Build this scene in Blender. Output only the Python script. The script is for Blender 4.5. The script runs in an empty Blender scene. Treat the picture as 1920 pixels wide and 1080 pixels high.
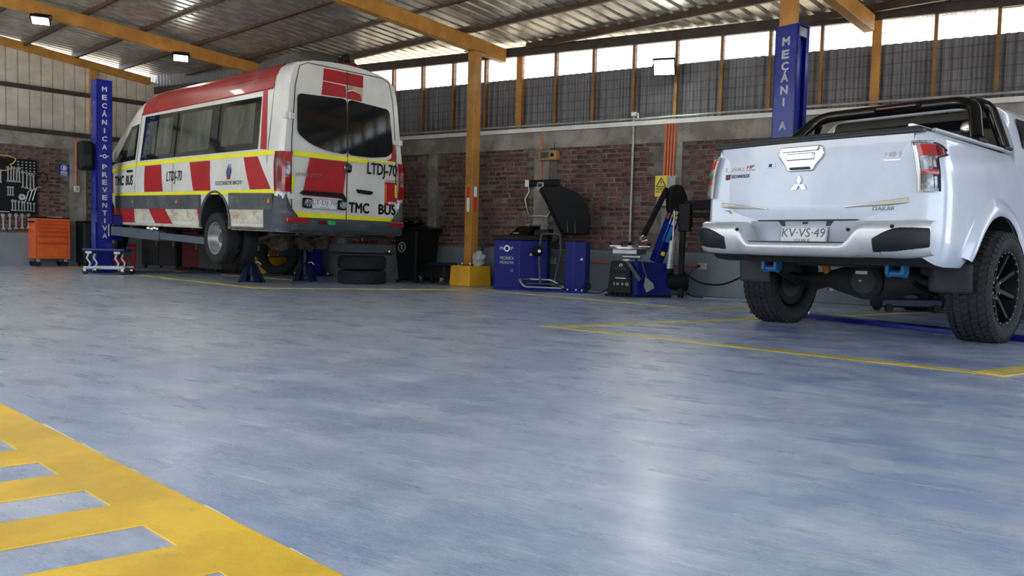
import bpy, bmesh, math, random
from math import sin, cos, tan, pi, radians, sqrt, atan2, hypot
from mathutils import Vector, Matrix

# ---------------------------------------------------------------- camera, sky, sun, exposure
scene = bpy.context.scene
COL = scene.collection
cam_d = bpy.data.cameras.new('camera')
cam = bpy.data.objects.new('camera', cam_d)
COL.objects.link(cam)
cam_d.sensor_width = 36.0
cam_d.lens = 1471.53 / 1920 * 36.0
cam_d.clip_start = 0.02
YAW, PITCH, ROLL, CAMH = 0.5458, 0.0532, 0.0249, 0.6173
_f = Vector((-sin(YAW) * cos(PITCH), cos(YAW) * cos(PITCH), -sin(PITCH)))
_r = Vector((cos(YAW), sin(YAW), 0))
_u = _r.cross(_f)
_r2 = cos(ROLL) * _r + sin(ROLL) * _u
_u2 = -sin(ROLL) * _r + cos(ROLL) * _u
cam.matrix_world = Matrix(((_r2.x, _u2.x, -_f.x, 0), (_r2.y, _u2.y, -_f.y, 0), (_r2.z, _u2.z, -_f.z, CAMH), (0, 0, 0, 1)))
scene.camera = cam

world = bpy.data.worlds.new('sky')
scene.world = world
world.use_nodes = True
_bg = world.node_tree.nodes['Background']
_bg.inputs[0].default_value = (0.74, 0.86, 1.0, 1)
_bg.inputs[1].default_value = 3.0
sun_d = bpy.data.lights.new('sun', 'SUN')
sun_d.energy = 12.0
sun_d.angle = radians(0.6)
sun_d.color = (1.0, 0.93, 0.82)
sun = bpy.data.objects.new('sun', sun_d)
sun.rotation_euler = (radians(22), 0, radians(20))
COL.objects.link(sun)
vs = scene.view_settings
vs.view_transform = 'Standard'
vs.look = 'None'
vs.gamma = 1.0
vs.use_curve_mapping = False
vs.exposure = 0.45
try:
    scene.cycles.max_bounces = 8
    scene.cycles.diffuse_bounces = 4
    scene.cycles.glossy_bounces = 4
except Exception:
    pass

# ---------------------------------------------------------------- helpers
def V(*a):
    return Vector(a)

class MB:
    """collects shapes and links them as one mesh object"""
    def __init__(s):
        s.v = []; s.f = []; s.mi = []; s.m = 0
    def add(s, vs_, fs):
        o = len(s.v)
        s.v += [tuple(p) for p in vs_]
        for f in fs:
            s.f.append(tuple(i + o for i in f)); s.mi.append(s.m)
        return s
    def box(s, x0, x1, y0, y1, z0, z1):
        return s.add([(x0,y0,z0),(x1,y0,z0),(x1,y1,z0),(x0,y1,z0),(x0,y0,z1),(x1,y0,z1),(x1,y1,z1),(x0,y1,z1)],
                     [(0,3,2,1),(4,5,6,7),(0,1,5,4),(1,2,6,5),(2,3,7,6),(3,0,4,7)])
    def hexa(s, p):
        return s.add(p, [(0,3,2,1),(4,5,6,7),(0,1,5,4),(1,2,6,5),(2,3,7,6),(3,0,4,7)])
    def bar(s, p, q, w, h, up=(0,0,1)):
        p, q, up = Vector(p), Vector(q), Vector(up)
        d = (q - p).normalized(); x = d.cross(up)
        if x.length < 1e-6: x = d.cross(Vector((1,0,0)))
        x.normalize(); y = x.cross(d)
        x *= w / 2; y *= h / 2
        return s.hexa([p-x-y, p+x-y, p+x+y, p-x+y, q-x-y, q+x-y, q+x+y, q-x+y])
    def cyl(s, p, q, r, r2=None, n=12, cap=True):
        r2 = r if r2 is None else r2
        p, q = Vector(p), Vector(q)
        d = (q - p).normalized()
        x = d.orthogonal().normalized(); y = d.cross(x)
        a = []; b = []
        for i in range(n):
            t = 2 * pi * i / n; e = x * cos(t) + y * sin(t)
            a.append(p + e * r); b.append(q + e * r2)
        fs = [(i, (i+1) % n, n + (i+1) % n, n + i) for i in range(n)]
        if cap: fs += [tuple(range(n-1, -1, -1)), tuple(range(n, 2*n))]
        return s.add(a + b, fs)
    def tube(s, pts, r, n=8, closed=False):
        P = [Vector(p) for p in pts]; N = len(P); vs_ = []; prev = None
        for i in range(N):
            if closed: d = P[(i+1) % N] - P[i-1]
            else: d = P[min(i+1, N-1)] - P[max(i-1, 0)]
            d.normalize()
            if prev is None: x = d.orthogonal().normalized()
            else:
                x = prev - d * prev.dot(d)
                x = x.normalized() if x.length > 1e-6 else d.orthogonal().normalized()
            prev = x; y = d.cross(x)
            for k in range(n):
                t = 2 * pi * k / n
                vs_.append(P[i] + (x * cos(t) + y * sin(t)) * r)
        fs = []
        for i in range(N if closed else N - 1):
            j = (i + 1) % N
            for k in range(n):
                fs.append((i*n+k, i*n+(k+1) % n, j*n+(k+1) % n, j*n+k))
        if not closed:
            fs += [tuple(range(n-1, -1, -1)), tuple(range((N-1)*n, N*n))]
        return s.add(vs_, fs)
    def prism(s, poly, fn, d0, d1):
        n = len(poly)
        a = [fn(u, v, d0) for u, v in poly]; b = [fn(u, v, d1) for u, v in poly]
        fs = [(i, (i+1) % n, n + (i+1) % n, n + i) for i in range(n)]
        fs += [tuple(range(n-1, -1, -1)), tuple(range(n, 2*n))]
        return s.add(a + b, fs)
    def lathe(s, prof, c=(0,0,0), axis='z', n=24, arc=None):
        c = Vector(c); vs_ = []; m = len(prof)
        A = {'z': (V(1,0,0), V(0,1,0), V(0,0,1)), 'x': (V(0,1,0), V(0,0,1), V(1,0,0)), 'y': (V(0,0,1), V(1,0,0), V(0,1,0))}[axis]
        for i in range(n):
            t = 2 * pi * i / n
            for r, h in prof:
                vs_.append(c + (A[0] * cos(t) + A[1] * sin(t)) * r + A[2] * h)
        fs = []
        for i in range(n):
            j = (i + 1) % n
            for k in range(m - 1):
                fs.append((i*m+k, j*m+k, j*m+k+1, i*m+k+1))
        return s.add(vs_, fs)
    def grid(s, fn, nu, nv):
        vs_ = [fn(i / nu, j / nv) for i in range(nu + 1) for j in range(nv + 1)]
        fs = [(i*(nv+1)+j, (i+1)*(nv+1)+j, (i+1)*(nv+1)+j+1, i*(nv+1)+j+1) for i in range(nu) for j in range(nv)]
        return s.add(vs_, fs)
    def sphere(s, c, rx, ry=None, rz=None, n=12, m=8):
        ry = rx if ry is None else ry; rz = rx if rz is None else rz
        return s.grid(lambda u, v: (c[0]+rx*cos(2*pi*u)*sin(pi*v), c[1]+ry*sin(2*pi*u)*sin(pi*v), c[2]+rz*cos(pi*v)), n, m)
    def mesh(s, name):
        me = bpy.data.meshes.new(name)
        me.from_pydata(s.v, [], s.f)
        return me
    def build(s, name, mat, parent=None, smooth=False, bevel=0, seg=2, angle=35, recalc=True):
        me = s.mesh(name)
        mats = mat if isinstance(mat, (list, tuple)) else [mat]
        for m in mats: me.materials.append(m)
        if len(mats) > 1: me.polygons.foreach_set('material_index', s.mi)
        if recalc:
            bm = bmesh.new(); bm.from_mesh(me)
            bmesh.ops.remove_doubles(bm, verts=bm.verts, dist=1e-5)
            bmesh.ops.recalc_face_normals(bm, faces=bm.faces)
            bm.to_mesh(me); bm.free()
        o = bpy.data.objects.new(name, me)
        COL.objects.link(o)
        if parent is not None: o.parent = parent
        if smooth:
            me.polygons.foreach_set('use_smooth', [True] * len(me.polygons))
            try: me.set_sharp_from_angle(angle=radians(angle))
            except Exception: pass
        if bevel:
            md = o.modifiers.new('bevel', 'BEVEL'); md.width = bevel; md.segments = seg
            md.limit_method = 'ANGLE'; md.angle_limit = radians(40)
        me.update()
        return o

def thing(name, label, cat, loc=(0,0,0), rz=0, group=None):
    o = bpy.data.objects.new(name, None)
    o.empty_display_size = 0.1
    COL.objects.link(o); o.location = loc; o.rotation_euler = (0, 0, rz)
    o['label'] = label; o['category'] = cat
    if group: o['group'] = group
    return o
def tag(o, label, cat, group=None):
    o['label'] = label; o['category'] = cat
    if group: o['group'] = group
    return o
def struct(o):
    o['kind'] = 'structure'; return o
def stuff(o):
    o['kind'] = 'stuff'; return o
def dup(o, parent=None, loc=None, rz=None):
    c = o.copy(); COL.objects.link(c)
    if parent is not None: c.parent = parent
    if loc is not None: c.location = loc
    if rz is not None: c.rotation_euler = (0, 0, rz)
    for ch in list(o.children): dup(ch, c)
    return c

def textmesh(body, name, mat, parent, o, r, u, w, h, depth=0.002, cell=None, bold=0.0, fn=None, shear=0.0):
    """lettering: fits the words into a w x h box whose lower left corner is o, r = right, u = up"""
    cu = bpy.data.curves.new(name, 'FONT')
    cu.body = body; cu.extrude = 0.0; cu.offset = 0.0; cu.resolution_u = 3; cu.shear = shear
    ob = bpy.data.objects.new(name, cu); COL.objects.link(ob)
    dg = bpy.context.evaluated_depsgraph_get()
    me = bpy.data.meshes.new_from_object(ob.evaluated_get(dg))
    bpy.data.objects.remove(ob)
    xs = [v.co.x for v in me.vertices]; ys = [v.co.y for v in me.vertices]
    x0, x1, y0, y1 = min(xs), max(xs), min(ys), max(ys)
    o, r, u = Vector(o), Vector(r).normalized(), Vector(u).normalized()
    n = r.cross(u)
    bm = bmesh.new(); bm.from_mesh(me)
    if bold > 0:                     # heavier strokes: the outline laid down again, shifted a little each way
        n0 = bm.faces[:]
        for dx, dy in ((bold, 0), (-bold, 0), (0, bold), (0, -bold), (bold*.7, bold*.7), (-bold*.7, -bold*.7)):
            g = bmesh.ops.duplicate(bm, geom=n0)['geom']
            bmesh.ops.translate(bm, verts=[e for e in g if isinstance(e, bmesh.types.BMVert)], vec=(dx, dy, 0))
        x0 -= bold; x1 += bold; y0 -= bold; y1 += bold
    for v in bm.verts:
        a = (v.co.x - x0) / (x1 - x0) * w; b = (v.co.y - y0) / max(y1 - y0, 1e-6) * h
        v.co = fn(a, b) if fn else o + r * a + u * b + n * depth
    ext = bmesh.ops.extrude_face_region(bm, geom=bm.faces[:])
    for e in ext['geom']:
        if isinstance(e, bmesh.types.BMVert):
            e.co -= n * (depth * 0.8 if not fn else 0.001)
    bmesh.ops.recalc_face_normals(bm, faces=bm.faces)
    bm.to_mesh(me); bm.free()
    me.name = name; me.materials.clear(); me.materials.append(mat)
    ob = bpy.data.objects.new(name, me); COL.objects.link(ob); ob.parent = parent
    return ob

# ---------------------------------------------------------------- materials
def nd(nt, typ, **kw):
    n = nt.nodes.new(typ)
    for k, v in kw.items():
        if k in n.inputs: n.inputs[k].default_value = v
        else: setattr(n, k, v)
    return n
def pm(name, col, rough=0.5, metal=0.0, var=0.12, scale=6.0, bump=0.0, bscale=None, coat=0.0, col2=None, fac=(0.42, 0.62), dirt=None, emit=None, alpha=1.0, trans=0.0, stretch=(1,1,1), rvar=0.1, island=0.0, spec=0.5):
    m = bpy.data.materials.new(name); m.use_nodes = True
    nt = m.node_tree; b = nt.nodes['Principled BSDF']; L = nt.links.new
    b.inputs['Metallic'].default_value = metal
    b.inputs['Roughness'].default_value = rough
    b.inputs['Specular IOR Level'].default_value = spec
    if coat: b.inputs['Coat Weight'].default_value = coat; b.inputs['Coat Roughness'].default_value = 0.06
    if trans: b.inputs['Transmission Weight'].default_value = trans
    tc = nd(nt, 'ShaderNodeTexCoord'); mp = nd(nt, 'ShaderNodeMapping'); mp.inputs['Scale'].default_value = stretch
    L(tc.outputs['Object'], mp.inputs['Vector'])
    nz = nd(nt, 'ShaderNodeTexNoise', Scale=scale, Detail=5.0, Roughness=0.6)
    L(mp.outputs['Vector'], nz.inputs['Vector'])
    rp = nd(nt, 'ShaderNodeValToRGB')
    c2 = col2 if col2 else tuple(c * (1 - var * 2) for c in col)
    c1 = tuple(min(1, c * (1 + var * .5)) for c in col) if not col2 else col
    rp.color_ramp.elements[0].position = fac[0]; rp.color_ramp.elements[1].position = fac[1]
    rp.color_ramp.elements[0].color = (*c2, 1); rp.color_ramp.elements[1].color = (*c1, 1)
    L(nz.outputs['Fac'], rp.inputs['Fac'])
    out = rp.outputs['Color']
    if island:
        g = nd(nt, 'ShaderNodeNewGeometry'); oi = nd(nt, 'ShaderNodeObjectInfo')
        ad = nd(nt, 'ShaderNodeMath', operation='ADD'); fr = nd(nt, 'ShaderNodeMath', operation='FRACT')
        L(g.outputs['Random Per Island'], ad.inputs[0]); L(oi.outputs['Random'], ad.inputs[1]); L(ad.outputs[0], fr.inputs[0])
        mr = nd(nt, 'ShaderNodeMapRange'); mr.inputs['To Min'].default_value = 1 - island; mr.inputs['To Max'].default_value = 1 + island
        L(fr.outputs[0], mr.inputs['Value'])
        hs = nd(nt, 'ShaderNodeHueSaturation'); L(out, hs.inputs['Color']); L(mr.outputs[0], hs.inputs['Value'])
        out = hs.outputs['Color']
    if dirt:
        n2 = nd(nt, 'ShaderNodeTexNoise', Scale=dirt[1], Detail=6.0, Roughness=0.7)
        L(mp.outputs['Vector'], n2.inputs['Vector'])
        r2 = nd(nt, 'ShaderNodeValToRGB'); r2.color_ramp.elements[0].position = dirt[2]; r2.color_ramp.elements[1].position = dirt[3]
        L(n2.outputs['Fac'], r2.inputs['Fac'])
        mx = nd(nt, 'ShaderNodeMix', data_type='RGBA'); L(r2.outputs['Color'], mx.inputs['Factor'])
        L(out, mx.inputs['A']); mx.inputs['B'].default_value = (*dirt[0], 1)
        out = mx.outputs['Result']
    L(out, b.inputs['Base Color'])
    mr = nd(nt, 'ShaderNodeMapRange'); mr.inputs['To Min'].default_value = max(0, rough - rvar); mr.inputs['To Max'].default_value = min(1, rough + rvar)
    L(nz.outputs['Fac'], mr.inputs['Value']); L(mr.outputs[0], b.inputs['Roughness'])
    if bump:
        n3 = nd(nt, 'ShaderNodeTexNoise', Scale=bscale or scale * 6, Detail=4.0)
        L(mp.outputs['Vector'], n3.inputs['Vector'])
        bp = nd(nt, 'ShaderNodeBump', Strength=bump, Distance=0.01)
        L(n3.outputs['Fac'], bp.inputs['Height']); L(bp.outputs['Normal'], b.inputs['Normal'])
    if emit:
        b.inputs['Emission Color'].default_value = (*emit[0], 1); b.inputs['Emission Strength'].default_value = emit[1]
    return m

M = {}
M['brick'] = pm('brick', (0.19, 0.075, 0.062), 0.9, col2=(0.085, 0.04, 0.038), scale=9, bump=0.6, island=0.45, dirt=((0.30, 0.25, 0.21), 14, 0.56, 0.72))
M['mortar'] = pm('mortar', (0.215, 0.19, 0.17), 0.95, col2=(0.125, 0.11, 0.10), scale=5, bump=0.8)
M['concrete'] = pm('concrete', (0.36, 0.33, 0.29), 0.9, col2=(0.20, 0.18, 0.155), scale=3.5, bump=0.6, dirt=((0.12, 0.10, 0.09), 7, 0.56, 0.75))
M['plinth'] = pm('grey_wall_paint', (0.20, 0.235, 0.265), 0.55, var=0.08, scale=2, bump=0.1, dirt=((0.16, 0.18, 0.20), 3, 0.6, 0.8))
M['white_paint'] = pm('white_paint', (0.75, 0.75, 0.73), 0.5, var=0.05)
M['ochre'] = pm('ochre_steel_paint', (0.50, 0.235, 0.045), 0.45, var=0.12, scale=4, dirt=((0.16, 0.075, 0.03), 6, 0.6, 0.85))
M['ochre_post'] = pm('shaded_ochre_paint', (0.26, 0.125, 0.03), 0.5, var=0.15, scale=4)  # ochre darkened: shade on the thin posts is put into the colour
M['ochre_dark'] = pm('rusty_brown_steel', (0.075, 0.038, 0.022), 0.55, var=0.25, scale=7, dirt=((0.05, 0.03, 0.02), 9, 0.5, 0.75))
M['dark_steel'] = pm('dark_brown_steel', (0.045, 0.035, 0.03), 0.55, var=0.2)
M['zinc'] = pm('galvanised_sheet', (0.44, 0.43, 0.39), 0.34, 0.5, var=0.16, scale=5, rvar=0.12, stretch=(1, 1, 1))
M['zinc_wall'] = pm('pale_wall_sheet', (0.66, 0.61, 0.52), 0.5, 0.15, var=0.1, scale=2.5, dirt=((0.42, 0.37, 0.30), 3, 0.55, 0.8))
M['fence_sheet'] = pm('grey_fence_sheet', (0.23, 0.23, 0.25), 0.5, 0.2, var=0.1, scale=2.5, dirt=((0.15, 0.15, 0.165), 2, 0.5, 0.8))  # base grey darkened to hold the shade the fence stands in
M['wire'] = pm('dark_wire', (0.05, 0.05, 0.055), 0.5, 0.5)
M['yellow_line'] = pm('yellow_floor_paint', (0.88, 0.53, 0.045), 0.42, var=0.1, scale=3, bump=0.12, bscale=60, dirt=((0.50, 0.36, 0.10), 11, 0.60, 0.80))
M['thin_line'] = pm('worn_yellow_line', (0.66, 0.50, 0.09), 0.4, var=0.15, scale=5, dirt=((0.34, 0.36, 0.33), 6, 0.56, 0.78))
M['yellow_block'] = pm('yellow_block_paint', (0.80, 0.42, 0.02), 0.5, var=0.08, scale=4, bump=0.15, dirt=((0.45, 0.25, 0.04), 9, 0.64, 0.8))
M['blue'] = pm('gloss_blue_paint', (0.006, 0.016, 0.24), 0.25, var=0.05, coat=0.15, spec=.3)
M['blue_cab'] = pm('blue_cabinet_paint', (0.004, 0.012, 0.18), 0.42, var=0.06, spec=.2)
M['black'] = pm('black_plastic', (0.007, 0.007, 0.008), 0.5, var=0.1, spec=.2)
M['black_gloss'] = pm('black_gloss', (0.006, 0.006, 0.007), 0.12, coat=0.6)
M['rubber'] = pm('tyre_rubber', (0.024, 0.024, 0.027), 0.75, spec=.3, var=0.15, scale=8, bump=0.2)
M['chrome'] = pm('chrome', (0.52, 0.52, 0.49), 0.13, 1.0, var=0.02, rvar=0.03)
M['steel'] = pm('bright_steel', (0.6, 0.61, 0.62), 0.3, 0.9, var=0.1)
M['alu'] = pm('grey_alloy', (0.42, 0.43, 0.45), 0.42, 0.7, var=0.1)
M['white'] = pm('white_lettering', (0.85, 0.86, 0.88), 0.45, var=0.02)
M['ink'] = pm('black_lettering', (0.012, 0.012, 0.015), 0.5, var=0.02)
M['orange'] = pm('orange_tool_paint', (0.80, 0.13, 0.02), 0.38, var=0.06)
M['conduit'] = pm('orange_conduit', (0.70, 0.17, 0.06), 0.5, var=0.08)
M['red'] = pm('red_paint', (0.50, 0.02, 0.02), 0.4, var=0.08)
M['pipe'] = pm('grey_pipe', (0.45, 0.45, 0.43), 0.4, 0.3)
M['graybox'] = pm('grey_plastic', (0.42, 0.43, 0.42), 0.5)
M['yellow_sign'] = pm('yellow_sign_face', (0.85, 0.66, 0.04), 0.45, var=0.03)
M['bulb'] = pm('lamp_face', (1, 1, 0.95), 0.4, emit=((0.93, 1.0, 0.88), 110.0))

def floor_material():
    m = bpy.data.materials.new('painted_concrete_floor'); m.use_nodes = True
    nt = m.node_tree; b = nt.nodes['Principled BSDF']; L = nt.links.new
    tc = nd(nt, 'ShaderNodeTexCoord')
    def noise(scale, st, detail=6.0, rough=0.6, rot=0.0):
        mp = nd(nt, 'ShaderNodeMapping'); mp.inputs['Scale'].default_value = st; mp.inputs['Rotation'].default_value = (0, 0, rot)
        L(tc.outputs['Object'], mp.inputs['Vector'])
        n = nd(nt, 'ShaderNodeTexNoise', Scale=scale, Detail=detail, Roughness=rough); L(mp.outputs['Vector'], n.inputs['Vector'])
        return n.outputs['Fac']
    def ramp(f, p0, p1, c0, c1):
        r = nd(nt, 'ShaderNodeValToRGB'); r.color_ramp.elements[0].position = p0; r.color_ramp.elements[1].position = p1
        r.color_ramp.elements[0].color = (*c0, 1); r.color_ramp.elements[1].color = (*c1, 1); L(f, r.inputs['Fac']); return r.outputs['Color']
    def mix(f, a, c, mode='MIX'):
        x = nd(nt, 'ShaderNodeMix', data_type='RGBA'); x.blend_type = mode
        if isinstance(f, float): x.inputs['Factor'].default_value = f
        else: L(f, x.inputs['Factor'])
        L(a, x.inputs['A']); L(c, x.inputs['B']); return x.outputs['Result']
    big = noise(0.35, (1, 1, 1), 4)
    grey = ramp(noise(1.4, (1, 1, 1)), 0.35, 0.7, (0.34, 0.375, 0.405), (0.52, 0.55, 0.585))
    blue = ramp(noise(1.1, (1, 1, 1)), 0.35, 0.7, (0.19, 0.27, 0.47), (0.38, 0.44, 0.60))
    # colour turns bluer towards the pickup
    sx = nd(nt, 'ShaderNodeSeparateXYZ'); L(tc.outputs['Object'], sx.inputs[0])
    mr = nd(nt, 'ShaderNodeMapRange'); mr.inputs['From Min'].default_value = -4.5; mr.inputs['From Max'].default_value = 2.8
    mr.inputs['To Min'].default_value = -0.34; mr.inputs['To Max'].default_value = 0.36; 
    my = nd(nt, 'ShaderNodeMath', operation='MULTIPLY'); L(sx.outputs['Y'], my.inputs[0]); my.inputs[1].default_value = 0.6
    mxy = nd(nt, 'ShaderNodeMath', operation='MULTIPLY_ADD'); L(sx.outputs['X'], mxy.inputs[0]); mxy.inputs[1].default_value = 0.8; L(my.outputs[0], mxy.inputs[2])
    L(mxy.outputs[0], mr.inputs['Value'])
    ad = nd(nt, 'ShaderNodeMath', operation='ADD'); L(big, ad.inputs[0]); L(mr.outputs[0], ad.inputs[1])
    bf = ramp(ad.outputs[0], 0.30, 0.78, (0, 0, 0), (1, 1, 1))
    base = mix(bf, grey, blue)
    pale = ramp(noise(2.3, (1, 1.6, 1), 8, 0.72), 0.44, 0.70, (0, 0, 0), (0.85, 0.85, 0.85))
    palec = ramp(big, 0.0, 1.0, (0.60, 0.62, 0.66), (0.60, 0.62, 0.66))
    base = mix(pale, base, palec)
    streak = ramp(noise(11, (0.22, 1.6, 1), 8, 0.72, 0.35), 0.30, 0.70, (0.88, 0.885, 0.90), (1.09, 1.09, 1.085))
    base = mix(1.0, base, streak, 'MULTIPLY')
    scr = ramp(noise(40, (0.05, 1.2, 1), 3, 0.6, -0.15), 0.62, 0.70, (0, 0, 0), (0.7, 0.7, 0.7))
    base = mix(scr, base, palec)
    spot = ramp(noise(3.2, (1, 1, 1), 6, 0.75, 1.0), 0.72, 0.82, (0, 0, 0), (0.40, 0.40, 0.40))
    dark = ramp(big, 0, 1, (0.09, 0.095, 0.11), (0.09, 0.095, 0.11))
    base = mix(spot, base, dark)
    grain = ramp(noise(70, (0.5, 1.4, 1), 6, 0.8, 0.3), 0.30, 0.72, (0.86, 0.865, 0.88), (1.12, 1.12, 1.11))
    base = mix(1.0, base, grain, 'MULTIPLY')
    L(base, b.inputs['Base Color'])
    rg = ramp(noise(5, (0.5, 1.4, 1), 5), 0.3, 0.7, (0.20, 0.20, 0.20), (0.42, 0.42, 0.42))
    L(rg, b.inputs['Roughness'])
    b.inputs['Coat Weight'].default_value = 0.25; b.inputs['Coat Roughness'].default_value = 0.25
    bp = nd(nt, 'ShaderNodeBump', Strength=0.26, Distance=0.010)
    a2 = nd(nt, 'ShaderNodeMath', operation='ADD'); L(noise(30, (0.35, 1.3, 1), 8, 0.75, 0.4), a2.inputs[0]); L(noise(4, (1, 1, 1), 3), a2.inputs[1])
    a3 = nd(nt, 'ShaderNodeMath', operation='MULTIPLY_ADD'); L(noise(95, (0.7, 1.2, 1), 4, 0.7, 0.3), a3.inputs[0]); a3.inputs[1].default_value = 0.55; L(a2.outputs[0], a3.inputs[2])
    L(a3.outputs[0], bp.inputs['Height']); L(bp.outputs['Normal'], b.inputs['Normal'])
    return m
M['floor'] = floor_material()
M['soil'] = pm('pale_soil', (0.72, 0.60, 0.44), 0.95, var=0.15, scale=1.5, bump=0.4)
# ---------------------------------------------------------------- building frame: a = along purlins, b = along rafters
AL = radians(12.684)
UA = Vector((cos(AL), -sin(AL), 0)); VB = Vector((sin(AL), cos(AL), 0)); UZ = Vector((0, 0, 1))
def AB(a, b, z=0.0):
    return UA * a + VB * b + UZ * z
YW = 10.45            # face of the back wall
AW = -17.5            # face of the left wall
def zr(a, b):         # underside of the rafters
    return 3.53 - 0.075 * (b - 7.8) - (0.027 if a < -8.65 else 0.012) * (a + 8.65)
def b_at(a, y):       # b where a line of constant a meets world Y = y
    return (y + a * sin(AL)) / cos(AL)
rnd = random.Random(7)

# floor and ground
fl = struct(MB().add([tuple(AB(-19, -9, 0)), tuple(AB(9, -9, 0)), tuple(AB(9, 15.5, 0)), tuple(AB(-19, 15.5, 0)),
                      tuple(AB(-19, -9, -.2)), tuple(AB(9, -9, -.2)), tuple(AB(9, 15.5, -.2)), tuple(AB(-19, 15.5, -.2))],
                     [(0,1,2,3), (4,7,6,5), (0,4,5,1), (1,5,6,2), (2,6,7,3), (3,7,4,0)]).build('floor', M['floor'], recalc=False))
gr = struct(MB().box(-70, 70, -70, 70, -0.35, -0.22).build('ground', M['soil']))
# outside, behind the back wall the yard lies level with the floor
struct(MB().box(-40, 30, YW + 0.35, 60, -0.2, 0.02).build('ground_yard', M['soil']))

ZL = [0.003]
def line_on_floor(p, q, w, mat, name='floor_marking'):
    ZL[0] += 0.0004; z = ZL[0]
    p, q = Vector((*p, 0)), Vector((*q, 0)); d = (q - p).normalized(); n = Vector((-d.y, d.x, 0)) * w / 2
    mb = MB(); mb.hexa([p-n+UZ*0.0005, q-n+UZ*0.0005, q+n+UZ*0.0005, p+n+UZ*0.0005, p-n+UZ*z, q-n+UZ*z, q+n+UZ*z, p+n+UZ*z])
    return mb.build(name, mat, fl)
for p, q, w in [((-2.98, 5.395), (0.12, 4.865), 0.10), ((-2.86, 5.33), (-1.79, 7.49), 0.10), ((-1.79, 7.49), (-0.4, 10.2), 0.10),
                ((-6.3, 9.40), (-5.4, 8.89), 0.09), ((-5.4, 8.89), (-2.75, 8.19), 0.09), ((-2.62, 8.12), (-2.1, 9.4), 0.09),
                ((-11.9, 7.76), (-7.98, 6.90), 0.10), ((-8.03, 6.86), (-6.07, 8.95), 0.09),
                ((-17.2, 9.17), (-13.4, 8.15), 0.10), ((-12.9, 9.2), (-9.0, 8.7), 0.08), ((0.02, 4.85), (0.9, 6.6), 0.16)]:
    line_on_floor(p, q, w, M['thin_line'])
# hatched walkway in the foreground
O1, O2 = Vector((-3.9, 1.615, 0)), Vector((0.4, 0.79, 0)); dW = (O2 - O1).normalized(); nW = Vector((dW.y, -dW.x, 0))
SD = Vector((-0.10, -0.245, 0)).normalized()
mb = MB()
def slab4(mb, a, b, c, d, z=0.0035):
    mb.hexa([Vector(p) + UZ * 0.0005 for p in (a, b, c, d)] + [Vector(p) + UZ * z for p in (a, b, c, d)])
slab4(mb, O1, O1 + nW * 0.15, O2 + nW * 0.15, O2)
i1 = O1 + nW * 0.1495
k0 = (Vector((-1.36, 0.98, 0)) - i1).dot(dW)
for k in range(-6, 5):
    s0 = k0 + k * 0.333 ; s1 = s0 + 0.172
    a, b_ = i1 + dW * s0, i1 + dW * s1
    slab4(mb, a, b_, b_ + SD * 1.3, a + SD * 1.3)
mb.build('walkway_marking', M['yellow_line'], fl)
for s_, l_, w_ in ((1.12,.10,.006),(1.32,.28,.009),(1.66,.16,.007),(2.02,.05,.005),(2.42,.12,.006),(2.78,.08,.005)):
    a, b_ = O1 + dW*s_, O1 + dW*(s_ + l_); mb = MB()
    slab4(mb, a - nW*w_, a + nW*.002, b_ + nW*.002, b_ - nW*w_*.4, .003); mb.build('paint_smear', M['white_paint'], fl)

struct(MB().box(-30, 25, -22, -21.7, -.25, 6.5).build('wall_reflection_block', M['concrete']))  # added unseen wall behind the camera, darkens chrome reflections and cuts horizon light
# ---------------------------------------------------------------- back wall
wb = struct(MB().box(-15.6, 4.0, YW, YW + 0.3, 0, 2.33).build('wall_back', M['mortar']))
pl = MB().box(-15.5, 4.0, YW - 0.04, YW + 0.01, 0, 0.585).build('plinth', M['plinth'], wb, bevel=0.012)
MB().box(-15.5, 4.0, YW - 0.03, YW + 0.05, 2.10, 2.345).build('concrete_beam', M['concrete'], wb)
colX = [(-12.05, .2), (-9.95, .2), (-7.92, .17), (-5.86, .25), (-3.80, .27), (-1.72, .25), (0.35, .25)]
for x, w in colX:
    MB().box(x - w/2, x + w/2, YW - 0.022, YW + 0.02, 0.58, 2.12).build('concrete_column', M['concrete'], wb)
struct(MB().box(-15.5, 4.0, YW - 0.075, YW - 0.028, 2.35, 2.41).build('trim_1', M['white_paint'], None))
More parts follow.
